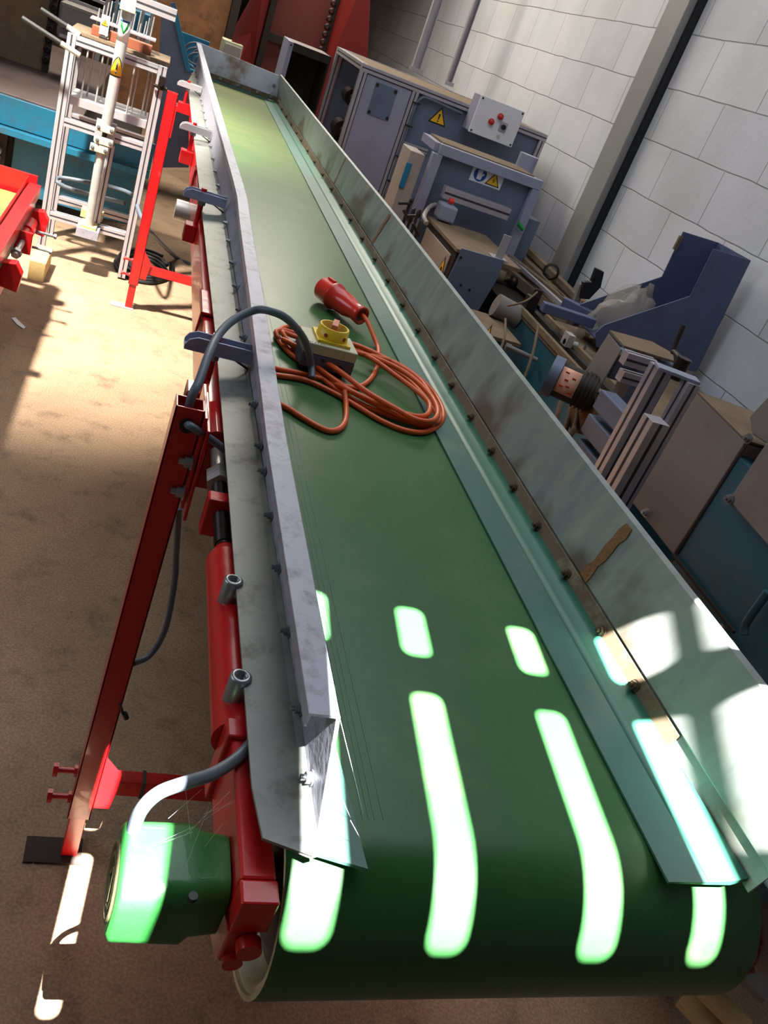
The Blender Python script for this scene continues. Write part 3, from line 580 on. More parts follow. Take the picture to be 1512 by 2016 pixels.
for i, x in enumerate((-.34, -.27, -.12, -.05)):
    k = MB()
    for j in range(2): k = MB().cyl((x+j*.018, 4.80+j*.12, .815), (x+j*.018, 4.80+j*.12, 1.06), .0045, seg=8); part('guide_rod', k, 'steel', sh)
ax_ = -.197
pp = part('pipe', MB().cyl((-.197, 4.655, .73), (-.19, 4.655, 1.36), .026, seg=28), 'steel', af, label='upper galvanised pipe with stickers')
part('pipe', MB().cyl((ax_, 4.655, .26), (ax_-.003, 4.655, .64), .022, seg=28), 'steel', af, label='lower galvanised pipe')
def curved(name, prnt, m, z0, z1, r, a0, a1, cx, cy, fn=None, n=14):
    # sheet wrapped round the pipe facing the camera; fn(t in -1..1) gives (zlow, zhigh)
    secs = []
    for i in range(n+1):
        t = -1+2*i/n; an = math.radians(-90+t*a1); lo, hi = fn(t) if fn else (z0, z1)
        secs.append([(cx+r*math.cos(an), cy+r*math.sin(an), lo), (cx+r*math.cos(an), cy+r*math.sin(an), hi)])
    return part(name, MB().loft(secs, True), m, prnt, solid=.0004)
curved('white_sticker', pp, 'white', 1.14, 1.235, .0266, 0, 80, -.192, 4.655)
st = curved('warning_sticker', pp, 'black', 0, 0, .0268, 0, 78, -.194, 4.655, lambda t: (.985, 1.075-abs(t)**1.5*.07), 16)
curved('sticker_face', st, 'yellow', 0, 0, .0275, 0, 66, -.194, 4.655, lambda t: (.991, 1.068-abs(t)**1.5*.062), 16)
curved('exclamation', st, 'black', 1.016, 1.05, .0282, 0, 8, -.194, 4.655); curved('exclamation', st, 'black', 1.000, 1.009, .0282, 0, 8, -.194, 4.655)
for sx_ in (-1, 1):
    curved('green_mark', pp, 'greenmark', 0, 0, .0272, 0, 38, -.192, 4.655, lambda t, sx_=sx_: ((1.172+.03*max(0, t*sx_), 1.186+.05*max(0, t*sx_)) if t*sx_ >= 0 else (1.178, 1.179)), 10)
curved('printed_line', pp, 'signblue', 1.222, 1.231, .0272, 0, 50, -.192, 4.655)
for z, dx in ((.745, 0), (.685, .004), (.645, -.012)):
    c = part('pipe_clamp', MB().box(-.24+dx, 4.620, z-.018, -.155+dx, 4.640 if z < .7 else 4.628, z+.018), 'cream', af, bevel=.004, label='cast clamp block with two bolts')
    for x in (-.228, -.167): part('clamp_bolt', MB().hexbolt((x+dx, 4.62, z), (0, -1, 0), .007, .005), 'bolt', c)
part('clamp_plate', MB().box(-.245, 4.684, .66, -.15, 4.70, .77), 'alu', af, bevel=.002)
part('bearing_neck', MB().cyl((ax_, 4.655, .635), (ax_, 4.655, .735), .012, seg=14), 'darksteel', af)
prof('post', (-.165, 4.735, .26), (-.16, 4.735, .66), .035, .035, up=(0, 1, 0), root=af)
ba = part('base_bracket', MB().box(-.25, 4.60, .20, -.14, 4.706, .248), 'zinc', af, bevel=.002); part('wood_pad', MB().box(-.235, 4.61, .2485, -.157, 4.74, .26), 'wood', ba)
part('wood_pad', MB().box(-.25, 4.75, .262, -.14, 4.83, .30), 'wood', ba)
bm_ = prof('top_bar', (-.16, 4.62, 1.325), (.02, 4.62, 1.325), .05, .05, root=af); part('top_clamp', MB().box(-.225, 4.60, 1.27, -.155, 4.63, 1.325), 'cream', bm_, bevel=.003)
for px0, py0, px1, py1, yy in ((43, 35, 120, 85, 4.60), (80, 18, 132, 52, 4.75)):
    a, b = aY(px0, py0, yy), aY(px1, py1, yy); h = part('handle', MB().cyl(a, b, .011, seg=14), 'rubber', af, label='lever handle with black grip'); part('handle_shank', MB().cyl(b, b+(b-a)*.5, .012, seg=14), 'steel', h)
part('top_plate', MB().box(-.43, 4.76, 1.091, .035, 5.08, 1.108), 'dusty', af, bevel=.002)
for x0, x1 in ((-.34, -.29), (-.26, -.06)): part('copper_block', MB().box(x0, 4.80, 1.1085, x1, 4.86, 1.15), 'copper', af, bevel=.002)
for i in range(16):
    x = -.33+i*.0165+.003*math.sin(i*3); y = 4.90+.07*((i*7) % 3)/2
    part('drill_rod', MB().cyl((x, y, 1.1085), (x+.004, y, 1.22+.05*((i*5) % 4)/3), .0035, seg=8), 'steel', af)
part('rod_plate', MB().box(-.36, 4.88, 1.165, -.05, 5.0, 1.172), 'alu', af)
lp = part('label_plate', MB().box(-.305, 4.78, 1.125, -.265, 4.788, 1.21), 'white', af, bevel=.001); warn_sign(lp, (-.285, 4.7795, 1.165), (1, 0, 0), (0, 0, 1), (0, -1, 0), .028)
part('solenoid', MB().box(-.30, 4.765, 1.085, -.265, 4.795, 1.12), 'dark', af, bevel=.002)
k = MB().box(.0, 4.675, .99, .03, 4.705, 1.05).cyl((-.02, 4.69, 1.0), (.045, 4.69, 1.0), .008).cyl((.015, 4.66, 1.02), (.015, 4.71, 1.02), .012); part('latch', k, 'darksteel', af)
for x in (xl, xr-.0): part('foot_bracket', MB().box(x-.02, 4.76, .10, x+.02, 4.765, .18), 'alu', af, bevel=.001)
k = MB().tube([aY(245, 400, 4.9), aY(200, 388, 4.95), aY(140, 372, 4.95), aY(112, 358, 4.95), aY(120, 350, 5.0), aY(170, 358, 5.0), aY(220, 368, 5.0), aY(262, 385, 4.9), aY(275, 420, 4.6), aY(300, 460, 4.5), aZ(345, 505, .02), aZ(372, 519, .01)], .011, 10); single('hose', k, 'greycable', 'thick grey hose looping through the aluminium frame down to the floor', 'hose')

# --- blue machine with worn steel table
bt = thing('blue_machine', 'large blue machine with worn brown steel table, far left behind the aluminium frame', 'machine', (-1.2, 6.6, 0))
part('table_top', MB().box(-1.6, 5.4, .60, -.36, 7.9, .62), 'table', bt, bevel=.003, label='worn brown steel table top')
part('side_beam', MB().box(-1.6, 5.375, .46, .05, 5.399, .61), 'blue', bt, bevel=.003)
part('beam_flange', MB().box(-1.6, 5.33, .42, .05, 5.398, .455), 'blue', bt, bevel=.002)
part('lower_panel', MB().box(-.70, 5.50, .08, -.02, 5.54, .42), 'blue', bt, bevel=.003)
part('lower_box', MB().box(-1.55, 5.8, .0, -.05, 7.6, .40), 'dark', bt)
part('table_leg', MB().box(-.80, 5.45, 0, -.73, 5.52, .42), 'dark', bt)
k = MB(); [k.cyl((-.78, 5.40, .30-.04*i), (-.78, 5.46, .30-.04*i), .03, seg=14) for i in range(2)]; part('roller', k, 'steel', bt)
# --- press behind
pr = thing('press', 'dusty machine head with chain and pale castings, behind the top of the aluminium frame', 'machine', (-.62, 6.6, .62))
part('column', MB().box(-1.05, 6.5, .62, -.72, 6.9, 1.6), 'dusty', pr, bevel=.004)
part('rail', MB().box(-.715, 6.48, .625, -.68, 6.52, 1.6), 'dark', pr)
for i in range(11): part('chain_link', MB().lathe((-.70, 6.472, .70+i*.062), (0, 1, 0), [(-.006, .012), (-.006, .024), (.006, .024), (.006, .012), (-.006, .012)], 12), 'darksteel', pr)
part('casting', MB().box(-.67, 6.5, .85, -.43, 6.7, 1.06), 'greybeige', pr, bevel=.02)
for z in (.87, .93, 1.09, 1.14): part('bar', MB().bar((-.64, 6.47, z), (-.40, 6.47, z-.005), .03, .018), 'alu', pr, bevel=.002)
part('bar', MB().bar((-.40, 6.46, .80), (-.385, 6.46, 1.25), .03, .02, (0, 1, 0)), 'alu', pr, bevel=.002)
for i in range(5): part('pin', MB().cyl((-.34+i*.055, 6.48, .90), (-.335+i*.055, 6.48, 1.30), .01, seg=10), 'steel', pr)
k = MB().box(-.36, 6.52, 1.02, -.12, 6.7, 1.16); part('blue_head', k, 'blue', pr, bevel=.01)
# dark back board behind press
single('dark_sheet', MB().box(-1.9, 8.1, .0, -.9, 8.14, 1.7), 'dark', 'dark sheet standing behind the blue machine at the top left corner', 'panel')
# leaning dark panel with blue edge
k = MB().prism([aY(318, 25, 6.1), aY(343, 15, 6.1), aY(372, 140, 6.1), aY(372, 330, 6.1), aY(300, 330, 6.1)], (0, .03, 0))
lp_ = single('leaning_panel', k, 'slate', 'dark grey panel with a pale blue edge standing beside the top of the aluminium frame', 'panel', bevel=.002)
k = MB().bar(aY(340, 5, 6.08), aY(371, 140, 6.08), .03, .03, (0, 1, 0)); part('edge_strip', k, 'blue', lp_, bevel=.002)
# blue rack with hanging cables
rk = thing('blue_rack', 'blue steel rack with coils of grey cable on it, in front of the brown board', 'rack', (.12, 7.0, 0))
part('shelf', MB().box(-.02, 6.9, .86, .42, 7.3, .90), 'blue', rk, bevel=.003); part('back', MB().box(.02, 7.3, .9, .30, 7.33, 1.08), 'blue', rk, bevel=.003)
for x in (0, .38): part('leg', MB().box(x, 6.95, 0, x+.04, 7.25, .86), 'blue', rk)
for i in range(6):
    cx, cz = .22+.02*i, 1.0-.01*i; pts = [(cx+.09*math.cos(t)*(1+.1*math.sin(i)), 6.98+.02*i, cz+.07*math.sin(t)-.02*(i % 3)) for t in [j*math.pi/5 for j in range(11)]]
    part('cable_loop', MB().tube(pts, .008, 8, 4), 'greycable', rk)
# brown board, post, beige box
single('brown_board', MB().box(-.35, 9.4, .0, .50, 9.44, 1.75), 'board', 'rusty brown board standing at the far end behind the blue rack', 'board')
single('timber_post', MB().box(.505, 9.3, 0, .58, 9.38, 1.75), 'dark', 'dark brown post between the brown board and the red hopper', 'post')
cab = thing('beige_box', 'small beige metal box standing beyond the end plate of the conveyor', 'box', (.44, 7.6, 0))
part('body', MB().box(.40, 7.55, .60, .56, 7.75, 1.12), 'cream', cab, bevel=.005); part('door', MB().box(.425, 7.54, .62, .55, 7.549, 1.10), 'beige', cab, bevel=.003); part('stand', MB().box(.42, 7.6, 0, .54, 7.7, .60), 'dark', cab)
# red hopper
hp = thing('red_hopper', 'tall rusty red steel hopper with a chain, at the far end behind the conveyor', 'hopper', (1.0, 8.3, 0))
a = [aY(478, 0, 7.6), aY(505, -30, 7.6), aY(710, -30, 7.9), aY(712, 110, 7.9)]
part('back_panel', MB().prism([(.60, 8.3, .3), (1.52, 8.3, .3), (1.52, 8.3, 2.0), (.60, 8.3, 2.0)], (0, .01, 0)), 'hredd', hp)
k = MB().prism([(.475, 7.6, .98), (.55, 7.62, .90), (.74, 8.29, .8), (.74, 8.29, 2.0), (.60, 7.6, 1.62), (.485, 7.6, 1.27)], (.008, 0, 0)); part('side_plate', k, 'hred', hp, label='angled red side plate')
k = MB().loft([[(.462, 7.58, .96), (.48, 7.58, .96)], [(.462, 7.58, 1.0), (.482, 7.58, 1.0)], [(.475, 7.58, 1.25), (.497, 7.58, 1.25)], [(.60, 7.58, 1.68), (.622, 7.58, 1.68)]]); part('edge_flange', k, 'hred', hp, solid=.01)
k = MB().prism([(1.25, 8.28, .3), (1.60, 7.95, .3), (1.62, 7.95, 1.25), (1.40, 7.95, 2.0), (1.25, 8.28, 2.0)], (.008, 0, 0)); part('side_plate', k, 'hred', hp)
part('left_post', MB().box(.74, 8.2, .3, .79, 8.25, 2.0), 'dark', hp); part('cross_bar', MB().box(.79, 8.24, 1.19, 1.24, 8.29, 1.25), 'dark', hp); part('chain_post', MB().box(1.25, 8.2, .3, 1.28, 8.24, 2.0), 'dark', hp)
for i in range(12): part('chain_link', MB().lathe((1.235, 8.17, 1.15+i*.06), (0, 1, 0), [(-.008, .012), (-.008, .026), (.008, .026), (.008, .012), (-.008, .012)], 12), 'darksteel', hp)
part('base', MB().box(.62, 8.0, 0, 1.5, 8.29, .3), 'hredd', hp)

# --- second red conveyor at left edge
c2 = thing('small_conveyor', 'red conveyor with a pale belt, cut off by the left edge of the photo', 'conveyor', (-.75, 3.4, 0))
zt = .50
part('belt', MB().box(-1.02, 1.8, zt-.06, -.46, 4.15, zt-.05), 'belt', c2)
part('end_plate', MB().box(-1.06, 4.19, zt-.09, -.42, 4.20, zt+.04), 'red', c2, bevel=.003)
part('side_rail', MB().box(-.455, 1.8, zt-.045, -.40, 4.189, zt+.005), 'red', c2, bevel=.003, label='pale scuffed red side rail'); part('side_rail', MB().box(-1.08, 1.8, zt-.045, -1.03, 4.189, zt+.005), 'red', c2)
part('side_sheet', MB().box(-.459, 1.8, zt-.052, -.456, 4.18, zt+.03), 'red', c2)
part('skirt_strip', MB().box(-.42, 1.8, zt-.075, -.405, 4.1, zt-.05), 'skirt', c2)
part('lower_rail', MB().box(-.45, 1.8, zt-.15, -.425, 4.1, zt-.08), 'dark', c2)
ad = part('adjuster_arm', MB().cyl((-.395, 3.72, .40), (-.395, 3.95, .40), .024, seg=20), 'red', c2, label='red round adjuster tube')
part('adjuster_cap', MB().cyl((-.395, 3.80, .40), (-.395, 3.86, .40), .03, seg=20), 'red', ad); part('adjuster_screw', MB().cyl((-.39, 3.48, .40), (-.39, 3.70, .40), .011, seg=16), 'steel', ad); part('adjuster_nut', MB().cyl((-.39, 3.50, .40), (-.39, 3.53, .40), .02, seg=6), 'bolt', ad)
part('adjuster_plate', MB().box(-.42, 3.66, .355, -.355, 3.675, .445), 'red', ad, bevel=.002)
for y in (4.02, 3.28): part('wing_bracket', MB().prism([(-.415, y, .34), (-.415, y, .43), (-.36, y, .44), (-.335, y, .40), (-.345, y, .33)], (0, .05, 0)), 'red', c2, bevel=.003)
for y, z in ((3.98, .36), (3.85, .33)): part('clamp_bolt', MB().cyl((-.37, y, z), (-.30, y, z), .006, seg=8).cyl((-.30, y, z), (-.29, y, z), .012, seg=6), 'bolt', c2)
for y in (3.9, 2.1):
    for x in (-.52, -.98): part('leg', MB().box(x, y, 0, x+.04, y+.04, zt-.13), 'red', c2)
part('lower_brace', MB().box(-.44, 2.9, .30, -.40, 3.45, .345), 'red', c2, bevel=.002)
single('timber_block', MB().box(-.42, 4.35, 0.0, -.345, 4.62, .10), 'wood', 'pale timber block on the floor at the foot of the aluminium frame', 'block', bevel=.003)
# black cables on floor
for i in range(7):
    pts = [(.10+.008*i+.14*math.cos(t), 4.95+.06*i*.3+.22*math.sin(t), .012+.011*(i % 3)) for t in [j*math.pi/6+.2*i for j in range(12)]]
    if i == 0: kc = MB()
    kc.tube(pts, .009, 8, 4)
single('black_cable_coil', kc, 'rubber', 'pile of black cable coiled on the floor behind the far red leg', 'cable')
# white scrap on floor, straw, flecks
k = MB().prism([aZ(22, 627, .002), aZ(30, 626, .002), aZ(50, 645, .002), aZ(46, 648, .002), aZ(34, 640, .002)], (0, 0, .003)); single('white_scrap', k, 'white', 'thin white sliver lying on the brown floor at the left edge', 'scrap')
k = MB()
for i in range(900):
    x, y = random.uniform(-1.0, 1.0), random.uniform(.4, 4.2); a = random.uniform(0, math.pi); l = random.uniform(.004, .02)
    k.bar((x, y, .002), (x+l*math.cos(a), y+l*math.sin(a), .003+random.uniform(0, .003)), .0012, .0008)
o = single('straw_bits', k, 'straw', 'tiny straw and wood flecks scattered over the floor', 'straw'); o['kind'] = 'stuff'

# ================================================================== RIGHT SIDE
# --- open steel cabinet (dark inside)
oc = thing('open_cabinet', 'open fronted dark cabinet just past the far end of the right guard', 'cabinet', (.9, 6.5, 0))
x0, x1, y0, y1, z1_ = .752, 1.045, 6.36, 6.75, 1.325
part('back', MB().box(x0, y1, 0, x1, y1+.01, z1_), 'black', oc); part('side', MB().box(x0, y0, 0, x0+.03, y1, z1_), 'lav', oc, bevel=.002, label='pale lavender edge'); part('side', MB().box(x1-.012, y0, 0, x1, y1, z1_), 'dark', oc)
part('top', MB().box(x0+.031, y0+.01, z1_-.015, x1-.013, y1, z1_), 'greybeige', oc); part('front_lip', MB().box(x0+.031, y0, z1_-.05, x1-.013, y0+.01, z1_), 'dark', oc)
part('screw', MB().cyl((x0+.015, y0-.002, z1_-.02), (x0+.015, y0, z1_-.02), .007, seg=10), 'black', oc)
# --- grey machine enclosure
en = thing('machine_enclosure', 'large grey aluminium framed machine enclosure with pale door and warning triangle, against the wall', 'machine', (1.68, 5.85, 0))
X0, X1, Y0, Y1, ZT = 1.062, 2.30, 5.36, 6.36, 1.40
for (x, y) in ((X0+.02, Y0+.02), (X1-.02, Y0+.02), (X0+.02, Y1-.02), (X1-.02, Y1-.02), (1.412, Y0+.02)): prof('post', (x, y, 0), (x, y, ZT-.041), .04, .04, (0, 1, 0), root=en)
for y in (Y0+.02, Y1-.02): prof('top_rail', (X0, y, ZT-.02), (X1, y, ZT-.02), root=en)
for x in (X0+.02, X1-.02): prof('side_top_rail', (x, Y0+.041, ZT-.02), (x, Y1-.041, ZT-.02), root=en)
dr_ = part('door', MB().box(X0+.045, Y0+.01, .1, 1.388, Y0+.03, ZT-.045), 'lav', en, bevel=.002, label='pale lavender door panel')
part('cover_plate', MB().box(1.17, Y0+.005, 1.155, 1.305, Y0+.0095, 1.335), 'slate', dr_, bevel=.001)
for x, z in ((1.18, 1.17), (1.295, 1.17), (1.18, 1.32), (1.295, 1.32)): part('screw', MB().cyl((x, Y0+.0, z), (x, Y0+.0045, z), .010, seg=10), 'dark', dr_)
part('front_panel', MB().box(1.433, Y0+.02, .1, X1-.042, Y0+.035, ZT-.041), 'slate', en, label='slate blue front panel')
prof('middle_rail', (1.433, Y0+.015, 1.07), (1.60, Y0+.015, 1.07), .03, .03, root=en)
part('inner_back', MB().box(1.3, Y0+.1, .1, 1.31, Y1-.05, ZT-.05), 'slate', en); part('back_panel', MB().box(X0+.05, Y1-.015, .1, X1-.05, Y1-.005, ZT-.05), 'slate', en)
part('top_panel', MB().box(X0+.042, Y0+.042, ZT-.01, X1-.042, Y1-.042, ZT-.004), 'dusty', en)
for z, r in ((1.18, .05), (.98, .06), (.90, .05)): part('inner_motor', MB().cyl((1.14, 5.75, z), (1.14, 5.9, z), r, seg=14).cyl((1.14, 5.68, z), (1.14, 5.75, z), r*.5, seg=12), 'darksteel', en)
warn_sign(en, (1.60, Y0+.0195, 1.235), (1, 0, 0), (0, 0, 1), (0, -1, 0), .10)
k = MB().tube([(1.43, Y0-.008, .62), (1.43, Y0-.008, .9), (1.432, Y0-.008, 1.25), (1.45, Y0-.008, 1.335), (1.50, Y0-.008, 1.35), (1.60, Y0-.008, 1.345), (1.72, Y0-.008, 1.34)], .009, 8); cbt = part('wiring', k, 'greycable', en)
for z in (1.30, 1.17, .99, .84): part('wire_tie', MB().box(1.41, Y0-.02, z, 1.455, Y0, z+.008), 'black', cbt)
cb_ = thing('control_box', 'pale control box with two red buttons and rotary switch, on top edge of machine enclosure', 'box', (1.9, 5.28, 1.27))
k = MB().box(1.745, 5.20, 1.275, 2.03, 5.34, 1.475); part('housing', k, 'lav', cb_, bevel=.003); part('lid', MB().box(1.742, 5.185, 1.272, 2.033, 5.199, 1.478), 'white', cb_, bevel=.003, label='pale lid')
for x, z in ((1.852, 1.365), (1.895, 1.408)): b = part('button', MB().lathe((x, 5.1845, z), (0, -1, 0), [(0, .018), (.012, .018), (.02, .015), (.022, 0)], 20), 'buttonred', cb_, label='red push button')
sw = part('switch_plate', MB().box(1.91, 5.180, 1.335, 1.958, 5.1845, 1.387), 'alu', cb_, bevel=.001); part('switch_knob', MB().cyl((1.934, 5.165, 1.361), (1.934, 5.1795, 1.361), .014, seg=16), 'black', sw)
part('small_button', MB().cyl((1.928, 5.178, 1.305), (1.928, 5.1845, 1.305), .009, seg=12), 'cream', cb_)
for x, z in ((1.755, 1.285), (2.02, 1.285), (1.755, 1.465), (2.02, 1.465)): part('lid_screw', MB().cyl((x, 5.182, z), (x, 5.1845, z), .006, seg=8), 'dark', cb_)
# --- steel strut channels rising to the roof
for i, (pb, xw, lab) in enumerate((((815, 140), .07, 'wide grey steel channel post rising in front of the wall, left of the pair'), ((880, 167), .045, 'narrow grey channel post rising from the enclosure top, right of the pair'))):
    b = aZ(*pb, 1.401); k = MB(); x, y = b.x, b.y
    k.box(x-xw/2, y-.004, 1.401, x+xw/2, y, 3.99).box(x-xw/2, y-.04, 1.401, x-xw/2+.004, y-.004, 3.99).box(x+xw/2-.004, y-.04, 1.401, x+xw/2, y-.004, 3.99)
    o = single('channel_post', k, 'alu', lab, 'post', 'channel posts in front of the wall')
    part('foot', MB().box(x-xw*.8, y-.06, 1.4005, x+xw*.8, y-.041, 1.43), 'alu', o)
# --- guard frame machine with signs
yk = thing('guarded_machine', 'grey machine with a square tube guard frame, blue glove sign and yellow hazard sign', 'machine', (1.75, 4.6, 0))
Y = 4.45
a, b, c, d = aY(863, 297, Y), aY(1060, 358, Y), aY(1014, 470, Y), aY(815, 432, Y); a.z = b.z = (a.z+b.z)/2
part('guard_frame', MB().bar((a.x, Y, a.z), (b.x+.02, Y, a.z), .05, .05), 'lav', yk, bevel=.003, label='top tube of guard frame')
for q in (a, b): part('frame_upright', MB().bar((q.x, Y, .0), (q.x, Y, a.z-.026), .05, .05, (0, 1, 0)), 'lav', yk, bevel=.003)
for q in (a, b): part('depth_tube', MB().bar((q.x, Y+.026, a.z), (q.x, Y+.30, a.z), .04, .04), 'lav', yk)
part('guard_panel', MB().box(a.x+.028, Y+.01, .62, b.x-.028, Y+.02, a.z-.027), 'slate', yk, label='slate guard panel behind frame'); part('top_cover', MB().box(a.x+.02, Y+.03, a.z+.018, b.x-.02, Y+.3, a.z+.03), 'dusty', yk)
s0 = aY(922, 356, Y+.008); s1 = aY(983, 375, Y+.008)
so = V((s0.x, Y+.0095, s1.z)); su = V((1, 0, 0)); sv = V((0, 0, 1)); sw_ = s1.x-s0.x; sh_ = .085
sg = part('safety_sign', MB().prism([so, so+su*sw_, so+su*sw_+sv*sh_, so+sv*sh_], (0, -.001, 0)), 'white', yk, label='white sign with glove and hazard symbols')
cc = so+su*sw_*.27+sv*sh_*.5; k = MB(); poly2(k, cc, su, sv, (0, -1, 0), [(.036*math.cos(t), .036*math.sin(t)) for t in [i*math.pi/12 for i in range(24)]], .0008, .001); gs = part('blue_disc', k, 'signblue', sg)
k = MB(); poly2(k, cc, su, sv, (0, -1, 0), [(-.013, -.026), (.011, -.026), (.013, -.008), (.024, .004), (.019, .009), (.010, .002), (.011, .024), (.006, .024), (.004, .006), (.003, .028), (-.002, .028), (-.003, .006), (-.005, .027), (-.010, .026), (-.009, .005), (-.012, .02), (-.017, .019), (-.014, -.008)], .0008, .0018); part('glove_symbol', k, 'white', gs)
warn_sign(sg, so+su*sw_*.72+sv*.008+V((0, -.001, 0)), su, sv, (0, -1, 0), .072, 'hand')
r0, r1 = aY(868, 372, Y-.02), aY(997, 410, Y-.02); prof('cross_profile', (r0.x, Y-.07, r0.z), (r1.x, Y-.07, r0.z), .05, .06, root=yk)
part('side_box', MB().box(a.x-.12, Y+.05, .0, a.x-.04, Y+.25, a.z-.06), 'beige', yk, bevel=.003); part('blue_handle', MB().box(a.x-.125, Y+.04, .95, a.x-.095, Y+.049, 1.08), 'blue', yk, bevel=.004)
mt = part('motor', MB().cyl((b.x+.02, Y+.3, a.z+.0), (b.x+.02, Y+.3, a.z+.10), .055, seg=24), 'lav', yk, label='grey motor on top'); part('motor_fins', MB().cyl((b.x+.02, Y+.3, a.z-.09), (b.x+.02, Y+.3, a.z-.001), .058, seg=14), 'slate', mt)
part('side_lever', MB().cyl(aY(1020, 440, Y-.05), aY(1030, 452, Y-.05), .012, seg=10), 'greenmark', yk); part('rear_box', MB().box(b.x+.03, Y+.03, .55, b.x+.12, Y+.2, 1.02), 'slate', yk, bevel=.004)
part('orange_knob', MB().cyl(aY(884, 395, Y-.14), aY(893, 397, Y-.14), .014, seg=12), 'plugred', yk); part('grey_casting', MB().box(r0.x-.02, Y-.2, r0.z-.12, r0.x+.07, Y-.1, r0.z-.04), 'lav', yk, bevel=.01)
for i in range(0): part('small_casting', MB().cyl((1.50+i*.06, 4.28, .78), (1.55+i*.06, 4.2, .79), .035, .02, seg=12), 'darksteel', yk)
# --- beige saw cabinet with slate side door
bg = thing('beige_cabinet', 'beige dusty topped machine cabinet with a yellow triangle, behind the right guard', 'cabinet', (1.7, 4.0, 0))
zt_ = .875
part('body', MB().box(1.408, 3.74, 0, 1.62, 4.30, zt_), 'dark', bg, bevel=.004); part('dusty_top', MB().box(1.40, 3.73, zt_+.001, 1.74, 4.31, zt_+.016), 'dusty', bg)  # body coloured dark to stand in for the shaded void behind the door
part('side_panel', MB().box(1.40, 3.79, .2, 1.407, 4.26, zt_-.03), 'beige', bg, bevel=.002)
q = aX(882, 540, 1.398); warn_sign(bg, (1.3995, 3.83, q.z-.045), (0, -1, 0), (0, 0, 1), (-1, 0, 0), .095, 'gear')
dd = part('slate_door', MB().prism([aY(910, 489, 3.725), aY(993, 513, 3.725), aY(980, 548, 3.725), aY(925, 640, 3.725), aY(850, 620, 3.725)], (0, .012, 0)), 'slate', bg, bevel=.002, label='dark slate door')
for x, z in ((1.43, .86), (1.48, .74), (1.53, .73)): part('door_screw', MB().cyl((x, 3.722, z), (x, 3.725, z), .006, seg=8), 'black', dd)
q = aZ(965, 480, .88); part('angle_bracket', MB().box(1.62, 3.80, zt_+.017, 1.66, 3.808, zt_+.13), 'alu', bg, bevel=.001)
part('angle_bracket', MB().box(1.60, 3.78, zt_+.017, 1.68, 3.86, zt_+.021), 'alu', bg)
k = MB().tube([aZ(880, 402, .93), aZ(850, 405, .93), aZ(835, 425, .9), aZ(840, 440, .88)], .012, 8); part('hose', k, 'beige', bg)
# floor clutter between
for i in range(4):
    p = aX(785+i*9, 400+i*13, 1.22+.02*(i % 3)); q = aX(800+i*7, 420+i*12, 1.28)
    single('dusty_hose', MB().tube([p, (p+q)/2+V((.03, 0, .03*(-1)**i)), q, (q.x+.03, q.y, .01)], .008, 8), 'dark', 'dusty brown hose in the tangle left of the beige cabinet', 'hose', 'dusty hoses beside the beige cabinet')
# --- long dusty rails
rt = thing('dusty_rail_machine', 'dark dusty machine with long brown parallel rails running toward the wall column', 'machine', (2.0, 4.3, 0))
for (p, q, w_, h_, mm) in (((890, 418), (1130, 606), .035, .03, 'dusty'), ((905, 420), (1120, 612), .02, .02, 'alu'), ((960, 440), (1108, 590), .022, .03, 'dusty'), ((1000, 452), (1150, 600), .04, .03, 'dusty')):
    part('rail', MB().bar(aZ(*p, .80), aZ(*q, .80), w_, h_), mm, rt, bevel=.002)
part('bed', MB().prism([aZ(900, 425, .77), aZ(1010, 455, .77), aZ(1160, 615, .77), aZ(1120, 625, .77), aZ(990, 520, .77)], (0, 0, -.05)), 'dusty', rt)
part('dark_body', MB().box(1.76, 3.5, 0, 2.35, 4.36, .70), 'dark', rt)
for i, (px, py) in enumerate(((985, 545), (1010, 556), (1035, 566), (1060, 578), (1075, 585), (1100, 596))):
    q = aZ(px, py, .73); part('roller', MB().lathe(q, (1, -.25, 0), [(-.06, .012), (-.02, .012), (-.02, .035), (.02, .035), (.02, .014), (.06, .014)], 16), 'darksteel' if i % 2 else 'dusty', rt)
k = MB().lathe(aZ(1085, 535, .83), (.3, 1, 0), [(-.008, .032), (-.008, .045), (.008, .045), (.008, .032), (-.008, .032)], 20); part('hand_wheel', k, 'dark', rt)
# black stand with rusty cylinder
bs = thing('counterweight_stand', 'black post carrying a rusty cylinder, above the teal machine', 'stand', (1.6, 3.1, 0))
p0_ = aX(1030, 628, 1.70); yy = min(p0_.y, 3.46)
part('cylinder', MB().cyl((1.555, yy+.02, p0_.z+.02), (1.674, yy, p0_.z), .052, seg=28), 'greybeige', bs, label='rusty cylinder')
part('post', MB().box(1.675, yy-.025, .7765, 1.725, yy+.02, p0_.z+.11), 'black', bs, bevel=.003); part('eye_plate', MB().box(1.68, yy-.035, p0_.z+.111, 1.72, yy-.02, p0_.z+.15), 'dark', bs, bevel=.004)
part('wire', MB().tube([aX(1058, 575, 1.6), aX(1040, 590, 1.55), aX(1020, 598, 1.5), aX(1000, 602, 1.48)], .004, 6), 'dusty', bs)
for i, (p, q) in enumerate((((995, 628), (985, 690)), ((1060, 640), (1030, 750)))):
    single('hanging_cord', MB().tube([aX(*p, 1.45), aX((p[0]+q[0])/2+4, (p[1]+q[1])/2, 1.42), aX(*q, 1.40)], .005, 8), 'dusty', ('brown cord hanging from the rusty cylinder', 'brown cord hanging down in front of the teal machine side')[i], 'cord')
